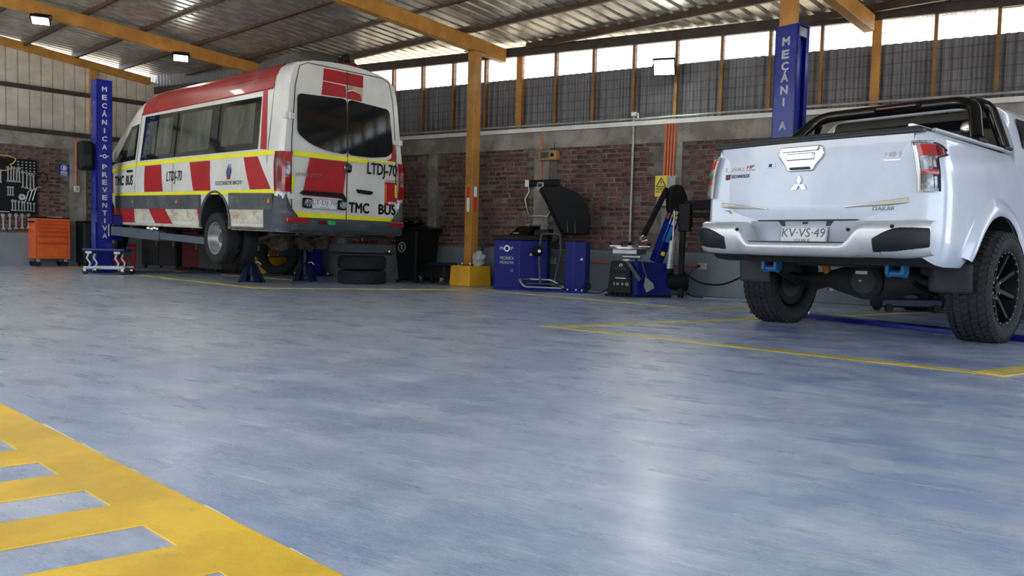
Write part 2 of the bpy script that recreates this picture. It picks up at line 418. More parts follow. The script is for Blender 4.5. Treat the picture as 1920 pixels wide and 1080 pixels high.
# bricks: courses of hand-made bricks, joints recessed
def brick_mesh(i):
    r = random.Random(100 + i); L_, H = 0.205 + r.uniform(-.012, .012), 0.047
    j = lambda s=0.004: r.uniform(-s, s)
    mb = MB(); x0, x1, z0, z1 = -L_/2, L_/2, -H/2, H/2
    mb.hexa([(x0+j(), -0.014+j(.003), z0+j()), (x1+j(), -0.014+j(.003), z0+j()), (x1, 0.03, z0), (x0, 0.03, z0),
             (x0+j(), -0.012+j(.003), z1+j()), (x1+j(), -0.012+j(.003), z1+j()), (x1, 0.03, z1), (x0, 0.03, z1)])
    # chipped middle of the face
    me = mb.mesh('brick'); me.materials.append(M['brick']); return me
BM_ = [brick_mesh(i) for i in range(9)]
def brickwork(parent, place, s0, s1, z0, z1, skip, single):
    rest = MB(); n = 0; nb = 0
    row = 0; z = z0 + 0.03
    while z < z1 - 0.02:
        x = s0 + (0.06 if row % 2 else 0.18) + rnd.uniform(-.03, .03)
        while x < s1:
            w = 0.105
            if not any(abs(x - c) < cw / 2 + w for c, cw in skip) and rnd.random() > 0.025:
                me = BM_[rnd.randrange(9)]
                pos, rz = place(x, z + rnd.uniform(-.004, .004))
                if single(x, z) and n < 298:
                    o = bpy.data.objects.new('brick', me); COL.objects.link(o); o.parent = parent
                    o.location = pos; o.rotation_euler = (0, rnd.uniform(-.02, .02), rz); n += 1
                else:
                    mt = Matrix.Translation(pos) @ Matrix.Rotation(rz, 4, 'Z') @ Matrix.Rotation(rnd.uniform(-.02, .02), 4, 'Y')
                    rest.add([mt @ v.co for v in me.vertices], [tuple(p.vertices) for p in me.polygons])
            x += 0.243 + rnd.uniform(-.012, .012)
        z += 0.0695; row += 1
    if rest.v:
        stuff(rest.build('brickwork', M['brick'], parent, recalc=False))
    return n
brickwork(wb, lambda x, z: (Vector((x, YW, z)), 0), -15.4, 1.2, 0.60, 2.11, colX, lambda x, z: -5.75 < x < -2.35)

# fence band over the back wall: posts, ribbed sheets, welded wire
def zp(x): return 3.21 - 0.008 * (x + 3) + (0.95 if x < -9.9 else 0)
def ze(x): return 3.455 - 0.016 * (x + 0.5)
posts = [-6.38 + 0.634 * k for k in range(-15, 16)]
posts = [(x, (k % 8 == 0)) for k, x in zip(range(-15, 16), posts)]
YF = YW + 0.16
MB().box(-15.6, 4.0, YW + 0.02, YW + 0.27, 2.33, 2.37).build('wall_cap', M['concrete'], wb)
for x, wide in posts:
    w = 0.10 if wide else 0.04
    MB().box(x - w/2, x + w/2, YF - 0.05, YF + 0.03, 2.36, ze(x) + 0.02).build('post', M['ochre'] if wide else M['ochre_post'], wb)
for i in range(len(posts) - 1):
    x0, x1 = posts[i][0], posts[i+1][0]
    if x0 < -13.8: pass
    mb = MB(); n = 24; prof = []
    for k in range(n + 1):
        t = k / n; prof.append((x0 + (x1 - x0) * t, YF + 0.055 + (0.022 if k % 4 in (1, 2) else 0.0)))
    for k in range(n):
        (xa, ya), (xb, yb) = prof[k], prof[k+1]
        mb.add([(xa, ya, 2.36), (xb, yb, 2.36), (xb, yb, zp(xb)), (xa, ya, zp(xa))], [(0,1,2,3)])
    mb.build('fence_sheet', M['fence_sheet'], wb, recalc=False)
    mb = MB(); r_ = 0.0017
    nvw = 13
    for k in range(1, nvw):
        x = x0 + (x1 - x0) * k / nvw + rnd.uniform(-.003, .003)
        mb.bar((x, YF - 0.035, 2.37), (x + rnd.uniform(-.004, .004), YF - 0.035, ze(x)), 2*r_, 2*r_, (0,1,0))
    for k in range(9):
        z = 2.42 + k * 0.128
        mb.bar((x0, YF - 0.03, z), (x1, YF - 0.03, z + rnd.uniform(-.006, .006)), 2.6*r_, 2.6*r_)
    stuff(mb.build('wire_mesh', M['wire'], wb, recalc=False))
MB().bar((-15.5, YW + 0.1, ze(-15.5) + 0.07), (4, YW + 0.1, ze(4) + 0.07), 0.06, 0.14).build('eave_beam', M['dark_steel'], wb)
# handrail pipe along the wall top
struct(MB().tube([(-15.5, YW - 0.05, 2.47), (-8, YW - 0.05, 2.455), (-4.36, YW - 0.05, 2.45)], 0.014).build('trim_2', M['pipe']))
struct(MB().tube([(-4.36, YW - 0.05, 2.44), (-3.0, YW - 0.05, 2.455), (4, YW - 0.05, 2.47)], 0.016).build('trim_3', M['pipe']))

# ---------------------------------------------------------------- left wall
bc = b_at(AW, YW)
wl = struct(MB().hexa([AB(AW-.3, -9, 0), AB(AW, -9, 0), AB(AW, bc, 0), AB(AW-.3, bc, 0), AB(AW-.3, -9, 2.58), AB(AW, -9, 2.58), AB(AW, bc, 2.58), AB(AW-.3, bc, 2.58)]).build('wall_left', M['mortar']))
def lwbox(b0, b1, z0, z1, d0, d1, name, mat, parent=wl, bevel=0):
    mb = MB().hexa([AB(AW+d0, b0, z0), AB(AW+d1, b0, z0), AB(AW+d1, b1, z0), AB(AW+d0, b1, z0), AB(AW+d0, b0, z1), AB(AW+d1, b0, z1), AB(AW+d1, b1, z1), AB(AW+d0, b1, z1)])
    return mb.build(name, mat, parent, bevel=bevel)
lwbox(-9, bc, 0, 0.64, -.01, .04, 'plinth', M['plinth'])
lwbox(-9, bc, 2.33, 2.585, -.01, .05, 'concrete_beam', M['concrete'])
lwbox(5.22, 5.52, 0.6, 2.4, -.01, .035, 'concrete_column', M['concrete'])
lwbox(1.9, 2.2, 0.6, 2.4, -.01, .035, 'concrete_column', M['concrete'])
brickwork(wl, lambda b, z: (AB(AW, b, z), pi/2 - AL), 3.2, 6.9, 0.66, 2.35, [(5.37, .3)], lambda b, z: 4.2 < b < 6.6)
lwbox(-9, bc, 2.60, 2.68, 0, .07, 'rail', M['dark_steel'])
lwbox(-9, bc, 3.42, 3.50, -.02, .05, 'rail', M['dark_steel'])
def zrake(b): return 4.175 - 0.113 * (b - 4.04)
lwbox(5.60, 5.72, 2.6, 3.98, -.06, .09, 'post', M['ochre'])
# ribbed pale sheets
b = bc + .35
while b > -8.9:
    b0 = max(b - 1.0, -9.0); mb = MB(); k = 0; pts = []; x = b
    while x > b0 + 1e-6:
        pts += [(x, -.03), (x - .175, -.03), (x - .185, -.055), (x - .19, -.055)]; x -= .2
    pts.append((max(x, b0), -.03))
    for (p, dp), (q, dq) in zip(pts, pts[1:]):
        mb.add([AB(AW+dp, p, 2.5), AB(AW+dq, q, 2.5), AB(AW+dq, q, zrake(q)+.10), AB(AW+dp, p, zrake(p)+.10)], [(0,1,2,3)])
    mb.build('wall_sheet', M['zinc_wall'], wl, recalc=False)
    b = b0
mb = MB(); mb.bar(AB(AW+.06, -9, zrake(-9)+.075), AB(AW+.06, bc, zrake(bc)+.075), .1, .15)
mb.build('rake_beam', M['ochre'], wl)

# ---------------------------------------------------------------- roof
ceil_root = struct(bpy.data.objects.new('ceiling', None)); COL.objects.link(ceil_root)
def clipb(a): return b_at(a, YW + 0.55)
NB = -3.0
for a in (-18.95 + 1.2, -13.85, -8.75, -3.65, 1.45, 6.55)[1:]:
    be = b_at(a, YW + 0.02)
    n0, n1 = AB(a, NB, zr(a, NB) + .10), AB(a, be, zr(a, be) + .10)
    MB().bar(n0, n1, .12, .20).build('rafter', M['ochre'], ceil_root, bevel=.006)
for k in range(-16, 4):
    bb = 8.0 + 0.9 * k + 0.02
    if bb < NB: continue
    a0, a1 = -17.6, 7.0
    # stop at the back wall
    amin = (bb * cos(AL) - YW - .1) / sin(AL)
    a0 = max(a0, amin)
    if a0 > a1: continue
    mb = MB()
    p, q = AB(a0, bb, zr(a0, bb) + .245), AB(a1, bb, zr(a1, bb) + .245)
    mb.bar(p, q, .05, .09)
    mb.build('purlin', M['ochre_dark'], ceil_root)
# trapezoidal roof sheets, one object per sheet
def roofprof(a0, a1):
    pts = []; n = 4; w = (a1 - a0) / n
    for i in range(n):
        s = a0 + i * w
        pts += [(s, 0), (s + .10*w, .048), (s + .26*w, .048), (s + .36*w, 0)]
    pts.append((a1, 0)); return pts
a = -17.6
while a < 7.0:
    pr = roofprof(a, a + .84); mb = MB()
    for (p, h), (q, g) in zip(pr, pr[1:]):
        NS = 6
        for k in range(NS):
            t0, t1 = k / NS, (k + 1) / NS
            b00, b01 = NB + (clipb(p) - NB) * t0, NB + (clipb(p) - NB) * t1
            b10, b11 = NB + (clipb(q) - NB) * t0, NB + (clipb(q) - NB) * t1
            mb.add([AB(p, b00, zr(p, b00)+.295+h), AB(q, b10, zr(q, b10)+.295+g), AB(q, b11, zr(q, b11)+.295+g), AB(p, b01, zr(p, b01)+.295+h)], [(0,1,2,3)])
    mb.build('roof_sheet', M['zinc'], ceil_root, recalc=False)
    a += .84

# main posts with yellow concrete feet
def main_post(a, b, name, label, sc=.5, tape=False):
    P = AB(a, b)
    t = thing(name, label, 'post', (P.x, P.y, 0), radians(34))
    zt = zr(a, b) + .02
    o = MB().box(-.075, .075, -.075, .075, .3, zt).build('shaft', M['ochre'], t, bevel=.008)
    f = MB().hexa([(-.225,-.225,0),(.225,-.225,0),(.225,.225,0),(-.225,.225,0),(-.215,-.215,.31),(.215,-.215,.31),(.215,.215,.31),(-.215,.215,.31)]).build('foot_block', M['yellow_block'], t, bevel=.012)
    MB().box(-.11, .11, -.11, .11, .31, .322).build('base_plate', M['ochre_dark'], t)
    m = MB()
    for sx in (-1, 1):
        for sy in (-1, 1): m.cyl((sx*.09, sy*.09, .32), (sx*.09, sy*.09, .35), .010, n=6)
    m.build('anchor_bolt', M['steel'], t)
    MB().box(-.12, .12, -.12, .12, zt - .012, zt).build('cap_plate', M['ochre'], t)
    return t
# ---------------------------------------------------------------- wheels (axis along local y, outer face at +y)
def tyre_mesh(R, hw, rr, rows=5, nblk=52, seed=1, depth=.012):
    """carcass lathe plus tread blocks, returned as two MB"""
    c = MB()
    prof = [(rr, -hw*.80), (rr+.012, -hw*.92), (rr+(R-rr)*.45, -hw*1.04), (R-.035, -hw*1.0), (R-.014, -hw*.86), (R-depth, -hw*.6), (R-depth+.003, 0),
            (R-depth, hw*.6), (R-.014, hw*.86), (R-.035, hw*1.0), (rr+(R-rr)*.45, hw*1.04), (rr+.012, hw*.92), (rr, hw*.80), (rr-.01, hw*.6), (rr-.01, -hw*.6), (rr, -hw*.80)]
    c.lathe(prof, axis='y', n=56)
    t = MB(); r = random.Random(seed)
    for j in range(rows):
        y0 = -hw*.93 + j * hw*1.86/rows; y1 = y0 + hw*1.86/rows - .008
        sh = (j % 2) * .5
        for k in range(nblk):
            a0 = 2*pi*(k + sh + .10*((j*7) % 3))/nblk; a1 = a0 + 2*pi/nblk*.76; sk = .030*(1 if j % 2 else -1)
            edge = j in (0, rows-1); dr = .010 if edge else 0
            def P(rad, a, y): return (rad*sin(a), y, rad*cos(a))
            Rb = R - depth - .006
            def ro(y): return R - (.018*max(0, abs(y)/hw-.62)/.31)
            t.hexa([P(Rb, a0, y0), P(Rb, a1, y0), P(Rb, a1+sk, y1), P(Rb, a0+sk, y1),
                    P(ro(y0), a0+.012, y0+.002), P(ro(y0), a1-.012, y0+.002), P(ro(y1), a1+sk-.012, y1-.002), P(ro(y1), a0+sk+.012, y1-.002)])
    if True:
        # shoulder lugs running down the sidewall
        for s in (-1, 1):
            for k in range(nblk):
                a0 = 2*pi*(k+.2)/nblk; a1 = a0 + 2*pi/nblk*.6
                def P(rad, a, y): return (rad*sin(a), s*y, rad*cos(a))
                t.hexa([P(R-.018, a0, hw*.86), P(R-.018, a1, hw*.86), P(R-.05, a1, hw*1.0), P(R-.05, a0, hw*1.0),
                        P(R-.010, a0, hw*.93), P(R-.010, a1, hw*.93), P(R-.048, a1, hw*1.055), P(R-.048, a0, hw*1.055)])
    return c, t
TY = {}
def tyre(name, parent, key, R, hw, rr, loc=(0,0,0), rot=(0,0,0), **kw):
    if key not in TY:
        c, t = tyre_mesh(R, hw, rr, **kw)
        o = c.build('tyre', M['rubber'], None, smooth=True, angle=50)
        b = t.build('tread', M['rubber'], o, recalc=False); stuff(b)
        TY[key] = o
        o.name = name
    else:
        o = dup(TY[key]); o.name = name
        o.children[0].name = 'tread'
    o.parent = parent; o.location = loc; o.rotation_euler = rot
    return o

# ---------------------------------------------------------------- van on the lift
def interp(tab, x):
    if x <= tab[0][0]: return tab[0][1]
    for (a, b), (c, d) in zip(tab, tab[1:]):
        if x <= c: return b + (d - b) * (x - a) / (c - a)
    return tab[-1][1]
def roundpoly(pts, r, n=4):
    out = []; N = len(pts)
    for i in range(N):
        p0, p1, p2 = Vector(pts[i-1]), Vector(pts[i]), Vector(pts[(i+1) % N])
        a = (p0 - p1); b = (p2 - p1); rr = min(r, a.length*.45, b.length*.45)
        a.normalize(); b.normalize()
        q0, q2 = p1 + a*rr, p1 + b*rr
        for k in range(n + 1):
            t = k / n; out.append(tuple(q0*(1-t)**2 + p1*2*t*(1-t) + q2*t*t))
    return out
M['van_white'] = pm('dusty_white_van_paint', (0.70, 0.69, 0.65), 0.32, var=0.05, scale=2, coat=.3, dirt=((0.55, 0.50, 0.42), 3, .58, .85))
M['van_rust'] = pm('rust_stained_white_panel', (0.62, 0.58, 0.47), 0.5, var=0.08, scale=3, dirt=((0.33, 0.19, 0.07), 4.5, .50, .70), stretch=(1,1,1.8))
M['van_red'] = pm('faded_red_wrap', (0.42, 0.016, 0.022), 0.42, var=0.08, scale=3, spec=.3, dirt=((0.34, 0.05, 0.05), 4, .58, .85))
M['van_red_roof'] = pm('chalky_red_roof_wrap', (0.36, 0.020, 0.022), 0.40, var=0.1, scale=2, coat=.1, dirt=((0.38, 0.09, 0.08), 2.5, .52, .75), stretch=(1,1.5,1.5))
M['reflect_yellow'] = pm('yellow_reflective_tape', (0.88, 0.83, 0.02), 0.4, var=0.03)
M['cladding'] = pm('grey_side_cladding', (0.075, 0.085, 0.09), 0.6, var=0.15, scale=4, dirt=((0.20, 0.19, 0.17), 3, .52, .8))
M['bumper'] = pm('dusty_grey_bumper', (0.045, 0.055, 0.07), 0.55, var=0.12, scale=3, dirt=((0.16, 0.16, 0.15), 4, .55, .8), stretch=(1,1,3))
M['dark_glass'] = pm('dark_tinted_glass', (0.008, 0.010, 0.012), 0.06, var=0.05, rvar=.02)
M['pane_glass'] = pm('dusty_greenish_glass', (0.085, 0.10, 0.075), 0.12, col2=(0.04, 0.05, 0.042), scale=2.6, rvar=.04, stretch=(1,1,.35), dirt=((0.16,0.17,0.13),3,.55,.75))
M['lamp_red'] = pm('red_lamp_lens', (0.42, 0.008, 0.012), 0.12, var=0.15, scale=9, coat=.5)
M['lamp_dark_red'] = pm('dark_red_lens', (0.14, 0.006, 0.010), 0.15, var=.1)
M['lamp_clear'] = pm('clear_lamp_lens', (0.40, 0.42, 0.45), 0.12, var=0.35, scale=14, metal=.3)
M['lamp_orange'] = pm('orange_lens', (0.75, 0.18, 0.02), 0.25)
M['lamp_green'] = pm('green_lens', (0.03, 0.42, 0.12), 0.25)
M['rusty'] = pm('rusty_axle_iron', (0.17, 0.125, 0.09), 0.8, col2=(0.06, 0.045, 0.035), scale=7, bump=.3)
M['under'] = pm('dark_underbody', (0.018, 0.017, 0.016), 0.85, var=.2)
M['ac'] = pm('dusty_roof_unit', (0.085, 0.09, 0.08), 0.8, var=.12, scale=3, dirt=((0.17, 0.165, 0.14), 3, .5, .8))
M['rim'] = pm('silver_wheel', (0.50, 0.50, 0.50), 0.35, .75, var=.15)
M['plate'] = pm('white_number_plate', (0.74, 0.75, 0.76), 0.4, var=.02)
M['plate_ink'] = pm('grey_plate_lettering', (0.12, 0.13, 0.17), 0.5, var=.02)

van = thing('minibus', 'white and red high-roof minibus with yellow stripes, raised on the blue lift', 'van', (-7.39, 7.8229, 0.2749), 1.3494 + pi/2)
van.rotation_euler = (0, -0.0175, 1.3494 + pi/2)
VW = [(.45,.955),(.52,.975),(.72,.985),(.95,.99),(1.2,.985),(1.45,.965),(1.6,.945),(2.0,.905),(2.25,.88),(2.42,.85),(2.53,.80),(2.60,.72),(2.65,.52),(2.675,.28),(2.685,0)]
ZT = [(0,2.685),(4.4,2.70),(4.9,2.58),(5.3,2.36),(5.78,2.05),(6.16,1.78),(6.4,1.5),(6.9,1.22),(7.02,.95)]
TP = [(0,.955),(.02,.975),(.05,.99),(.10,1),(5.0,1),(5.8,.985),(6.4,.94),(6.8,.87),(7.02,.74)]
def lean(z): return max(0, z - 1.45) * .05
def vsec(t, z):
    zt = interp(ZT, t)
    if zt > 1.5: z2 = z if z < 1.45 else 1.45 + (z-1.45)*(zt-1.45)/(2.685-1.45)
    else: z2 = .45 + (z-.45)*(zt-.45)/(2.685-.45)
    return z2
def vside(t, z, off=0.0):
    """point of the left side at t, z"""
    w = interp(VW, z) * interp(TP, t)
    return Vector((t + lean(z)*max(0, 1-t/.6), w + off, z))
st = [0,.02,.05,.10,.2,.4,.7,1.0,1.4,1.74,2.1,2.5,3,3.5,4,4.4,4.6,4.75,4.9,5.1,5.3,5.55,5.78,5.95,6.16,6.28,6.4,6.6,6.8,6.9,6.97,7.02]
ring = []
for t in st:
    row = []
    for z, w in VW:
        row.append((t + lean(z)*max(0, 1-t/.6), w*interp(TP, t), vsec(t, z)))
    full = [(p[0], p[1], p[2]) for p in row] + [(p[0], -p[1], p[2]) for p in row[-2::-1]]
    ring.append(full)
mb = MB(); n = len(ring[0])
mb.v = [p for r_ in ring for p in r_]
for i in range(len(ring)-1):
    for k in range(n-1):
        mb.f.append((i*n+k, (i+1)*n+k, (i+1)*n+k+1, i*n+k+1)); mb.mi.append(0)
    mb.f.append((i*n, i*n+n-1, (i+1)*n+n-1, (i+1)*n)); mb.mi.append(0)
mb.f.append(tuple(range(n))); mb.mi.append(0)
mb.f.append(tuple(range((len(ring)-1)*n, len(ring)*n))[::-1]); mb.mi.append(0)
def boolean_cut(o, cutter):
    md = o.modifiers.new('cut', 'BOOLEAN'); md.operation = 'DIFFERENCE'; md.object = cutter; md.solver = 'EXACT'
    dg = bpy.context.evaluated_depsgraph_get(); dg.update()
    me = bpy.data.meshes.new_from_object(o.evaluated_get(dg))
    o.modifiers.clear(); old = o.data; o.data = me; bpy.data.meshes.remove(old)
    cm = cutter.data; bpy.data.objects.remove(cutter); bpy.data.meshes.remove(cm)
body = mb.build('body', [M['van_white'], M['under']], None)
cut = MB()
ARC = [(1.74, .44, .52), (5.95, .44, .50)]
for t, r_, zc in ARC:
    for s in (1, -1):
        pr = [(t + r_*cos(a), zc + r_*sin(a)) for a in [pi*k/20 for k in range(21)]] + [(t - r_*1.02, .2), (t + r_*1.02, .2)]
        cut.prism(pr, lambda u, v, d: (u, d, v), s*.45, s*1.2)
cutter = cut.build('cutter', M['under'], None)
boolean_cut(body, cutter)
body.name = 'body'; body.data.name = 'body'
if len(body.data.materials) < 2: body.data.materials.append(M['under'])
for p in body.data.polygons:
    c = p.center
    for t, r_, zc in ARC:
        if abs(c.x - t) < r_ + .03 and c.z < zc + r_ + .01 and abs(c.y) < .935: p.material_index = 1
    if c.z < .46 and abs(p.normal.z) > .8: p.material_index = 1
    p.use_smooth = True
body.data.set_sharp_from_angle(angle=radians(28))
body.parent = van

def spatch(name, mat, q, off=.004, nx=8, nz=6, parent=van):
    """wrap a four-cornered patch (t, z corners) onto the left side"""
    a, b_, c, d = [Vector(p) for p in q]     # bottom-front, bottom-rear, top-rear, top-front
    def fn(u, v):
        p = (a*(1-u) + b_*u)*(1-v) + (d*(1-u) + c*u)*v
        return vside(p.x, p.y, off)
    return MB().grid(fn, nx, nz).build(name, mat, parent, smooth=True, recalc=False)
def rpatch(name, mat, poly, off=.004, th=.004, parent=van, bevel=0):
    return MB().prism(poly, lambda u, v, d: (lean(v) - d, u, v), off - th, off).build(name, mat, parent, bevel=bevel)

# roof wrap: over the top from gutter to gutter
mb = MB(); ts = [.34,.7,1.2,1.8,2.4,3,3.6,4.1,4.45,4.62]
zs = [2.27,2.34,2.42,2.48,2.53,2.57,2.60,2.63,2.65,2.665,2.675,2.685]
pr = [(interp(VW, z), z) for z in zs]; pr = pr + [(-w, z) for w, z in pr[-2::-1]]
def roofp(i, j):
    t = ts[i]; w, z = pr[j]
    return (t + (.06*(2.6-z) if i == 0 else 0), w*1.008, vsec(t, z) + .006)
mb.v = [roofp(i, j) for i in range(len(ts)) for j in range(len(pr))]
for i in range(len(ts)-1):
    for j in range(len(pr)-1):
        k = i*len(pr)+j; mb.f.append((k, k+len(pr), k+len(pr)+1, k+1)); mb.mi.append(0)
mb.build('roof_wrap', M['van_red_roof'], van, smooth=True, recalc=False)
mb = MB(); mb.tube([vside(t, 2.275, .008) for t in (.36, 1, 2, 3, 4, 4.55)], .012, 6); mb.build('gutter', M['van_red'], van, smooth=True)
mb = MB(); mb.tube([vside(t, 2.44, .006) for t in (.5, 1.5, 2.5, 3.5, 4.4)], .006, 6); mb.build('roof_seam', M['lamp_dark_red'], van)
# windows along the side
win = spatch('side_window', M['dark_glass'], [(4.50,1.51),(.60,1.505),(.64,2.19),(4.46,2.225)], .005, 24, 8)
for q in [((4.40,1.60),(3.95,1.60),(3.95,2.12),(4.34,2.12)), ((3.88,1.58),(3.33,1.58),(3.33,2.14),(3.88,2.14)), ((3.05,1.57),(2.02,1.57),(2.02,2.15),(3.05,2.15)), ((1.66,1.59),(.74,1.59),(.77,2.12),(1.66,2.13))]:
    spatch('pane', M['pane_glass'], q, .008, 8, 6, win)
for t in (3.17, 1.78):
    mb = MB(); mb.tube([vside(t, z, .008) for z in (1.53,1.7,1.9,2.05,2.18)], .007, 6); mb.build('window_divider', M['black'], win)
# cab door glass and mirror
q = [(5.72,1.50),(4.72,1.535),(4.70,2.13),(5.05,2.10)]
a_, b_, c_, d_ = [Vector(p) for p in q]
def dfn(u, v):
    p = (a_*(1-u)+b_*u)*(1-v) + (d_*(1-u)+c_*u)*v
    zt = interp(ZT, p.x); zz = p.y
    zo = zz if zz < 1.45 else 1.45 + (zz-1.45)*(2.685-1.45)/max(.3, zt-1.45)
    return Vector((p.x, interp(VW, min(zo, 2.6))*interp(TP, p.x)+.006, zz))
dw = MB().grid(dfn, 8, 8).build('door_window', M['dark_glass'], van, smooth=True, recalc=False)
q2 = [(5.12,1.60),(4.78,1.60),(4.77,2.06),(4.98,2.05)]
a_, b_, c_, d_ = [Vector(p) for p in q2]
MB().grid(lambda u, v: dfn(u, v) + Vector((0,.003,0)), 6, 6).build('pane', M['pane_glass'], dw, smooth=True, recalc=False)
a_, b_, c_, d_ = [Vector(p) for p in q]
mm = MB(); mm.sphere((5.75, 1.12, 1.62), .10, .09, .17, 12, 8); mm.bar((5.75, .93, 1.5), (5.75, 1.08, 1.55), .06, .05)
mm.build('side_mirror', M['black'], van, smooth=True)
ws = MB(); 
def wsp(u, v):
    t = 5.32 + (6.22-5.32)*(1-v); zt = interp(ZT, t); return (t + .02, (u*2-1)*.74*(1-.15*v), zt + .006 - .10*abs(u*2-1)**3)
ws.grid(wsp, 8, 6).build('windscreen', M['dark_glass'], van, smooth=True, recalc=False)
# tape, red blocks, cladding
spatch('upper_stripe', M['reflect_yellow'], [(4.62,1.425),(.04,1.415),(.04,1.475),(4.62,1.485)], .005, 24, 1)
spatch('upper_stripe', M['reflect_yellow'], [(5.80,1.345),(4.64,1.425),(4.64,1.485),(5.80,1.405)], .005, 8, 1)
spatch('lower_stripe', M['reflect_yellow'], [(5.85,.945),(.09,.925),(.09,.98),(5.85,.99)], .006, 24, 1)
for q in [((4.23,.995),(3.51,.995),(3.62,1.415),(4.27,1.415)), ((2.42,.99),(1.87,.985),(1.94,1.41),(2.60,1.41)), ((.73,.985),(.19,.985),(.58,1.41),(.95,1.41)), ((5.95,.995),(5.62,.995),(5.68,1.34),(5.95,1.33))]:
    spatch('red_block', M['van_red'], q, .004, 6, 5)
spatch('red_block', M['van_red'], ((.53,1.50),(.37,1.49),(.50,2.26),(.62,2.26)), .0045, 3, 6)
for q in [((3.83,.50),(3.17,.50),(3.43,.725),(4.05,.725)), ((5.55,.50),(4.66,.50),(4.66,.725),(5.62,.725)), ((2.24,.52),(2.20,.52),(2.20,.725),(2.30,.725))]:
    spatch('red_block', M['van_red'], q, .0045, 6, 3)
spatch('sill_panel', M['van_rust'], ((5.5,.475),(2.22,.475),(2.22,.72),(5.5,.72)), .002, 14, 3)
spatch('corner_panel', M['van_rust'], ((1.27,.475),(.36,.50),(.36,.72),(1.27,.72)), .003, 6, 3)
for t0, t1 in ((1.30,.12), (5.5,2.17)):
    spatch('side_cladding', M['cladding'], ((t0,.725),(t1,.725),(t1,.93),(t0,.945)), .018, 10, 3)
mb = MB(); mb.tube([(1.74+.455*cos(a), .985, .52+.45*sin(a)) for a in [pi*(k/18)*1.08-.12 for k in range(19)]], .022, 6); mb.build('arch_trim', M['cladding'], van, smooth=True)
mb = MB(); mb.tube([vside(t, .468, .0) for t in (2.2, 3, 4, 5.4)], .018, 6); mb.build('sill_lip', M['van_rust'], van)
mb = MB(); mb.tube([vside(t, .478, .0) for t in (.40, .8, 1.26)], .022, 6); mb.build('corner_lip', M['rusty'], van)
for t in (4.66, 2.95, .20):
    MB().cyl(vside(t, .83, .012), vside(t, .83, .03), .028, n=12).build('side_marker', M['lamp_orange'], van)
# door seams and handle
for zz in ([(4.64, z) for z in (.48,.8,1.1,1.45,1.8,2.1,2.3)], [(3.17, z) for z in (.5,.9,1.2,1.45)], [(.33, z) for z in (.5,.9,1.4,1.9,2.3,2.5)]):
    mb = MB(); mb.tube([vside(t, z, .0005) for t, z in zz], .005, 4); mb.build('door_seam', M['ink'], van)
MB().bar(vside(4.95, 1.345, .025), vside(4.75, 1.35, .025), .03, .035).build('door_handle', M['black'], van, bevel=.008)
# rear doors
left = [(.735,2.20),(.0,2.235),(.0,1.50),(.30,1.52),(.55,1.585),(.735,1.70)]
right = [(-.02,2.235),(-.70,2.19),(-.765,1.62),(-.66,1.535),(-.40,1.50),(-.02,1.50)]
rpatch('rear_window', M['dark_glass'], roundpoly(left, .07), .006, .006)
rpatch('rear_window', M['dark_glass'], roundpoly(right, .07), .006, .006)
rpatch('rear_red_block', M['van_red'], [(.555,1.405),(-.005,1.405),(.055,.915),(.655,.925)], .004)
rpatch('rear_red_block', M['van_red'], [(.345,2.58),(-.265,2.585),(-.265,2.42),(.36,2.42)], .003)
rpatch('rear_red_block', M['van_red'], [(.36,2.41),(.015,2.405),(.0,2.245),(.385,2.235)], .0035)
rpatch('rear_red_block', M['van_red'], [(-.01,2.33),(-.10,2.36),(-.22,2.33),(-.245,2.235),(-.01,2.24)], .0035)
rpatch('torn_wrap', pm('torn_beige_wrap', (.52,.43,.34), .8, var=.2), [(.0,2.415),(-.265,2.415),(-.245,2.24),(-.235,2.33),(-.11,2.375),(.0,2.345)], .002)
rpatch('rear_red_block', M['van_red'], [(-.745,1.72),(-.79,1.72),(-.815,1.48),(-.66,1.485),(-.74,1.53)], .003)
rb = rpatch('rear_red_block', M['van_red'], [(-.63,1.19),(-.835,1.19),(-.845,.86),(-.635,.865)], .004)
rpatch('upper_tape', M['reflect_yellow'], [(.80,1.475),(-.32,1.475),(-.33,1.415),(.80,1.41)], .005)
rpatch('upper_tape', M['reflect_yellow'], [(-.34,1.475),(-.80,1.48),(-.80,1.455),(-.34,1.455)], .005)
rpatch('lower_tape', M['reflect_yellow'], [(.775,.715),(.005,.70),(.005,.635),(.70,.64)], .005)
rpatch('lower_tape', M['reflect_yellow'], [(-.01,.70),(-.83,.69),(-.76,.63),(-.01,.635)], .005)
rpatch('side_tape', M['reflect_yellow'], [(.81,1.17),(.775,1.17),(.775,.99),(.81,.99)], .004)
rpatch('side_tape', M['reflect_yellow'], [(-.80,1.16),(-.83,1.16),(-.84,.98),(-.81,.98)], .006)
rpatch('warning_mark', M['lamp_orange'], [(-.632,1.16),(-.66,1.16),(-.665,.90),(-.637,.90)], .006)
# door outline
mb = MB(); out = [(.80,.70),(.82,1.0),(.815,1.6),(.76,2.3),(.70,2.55),(.58,2.605),(-.58,2.605),(-.70,2.55),(-.76,2.3),(-.815,1.6),(-.82,1.0),(-.80,.70)]
mb.tube([(lean(z)-.001, l, z) for l, z in out], .006, 4)
mb.tube([(lean(z)-.001, -.01, z) for z in (.62,1.0,1.45,2.0,2.6)], .006, 4)
mb.build('door_gap', M['ink'], van)
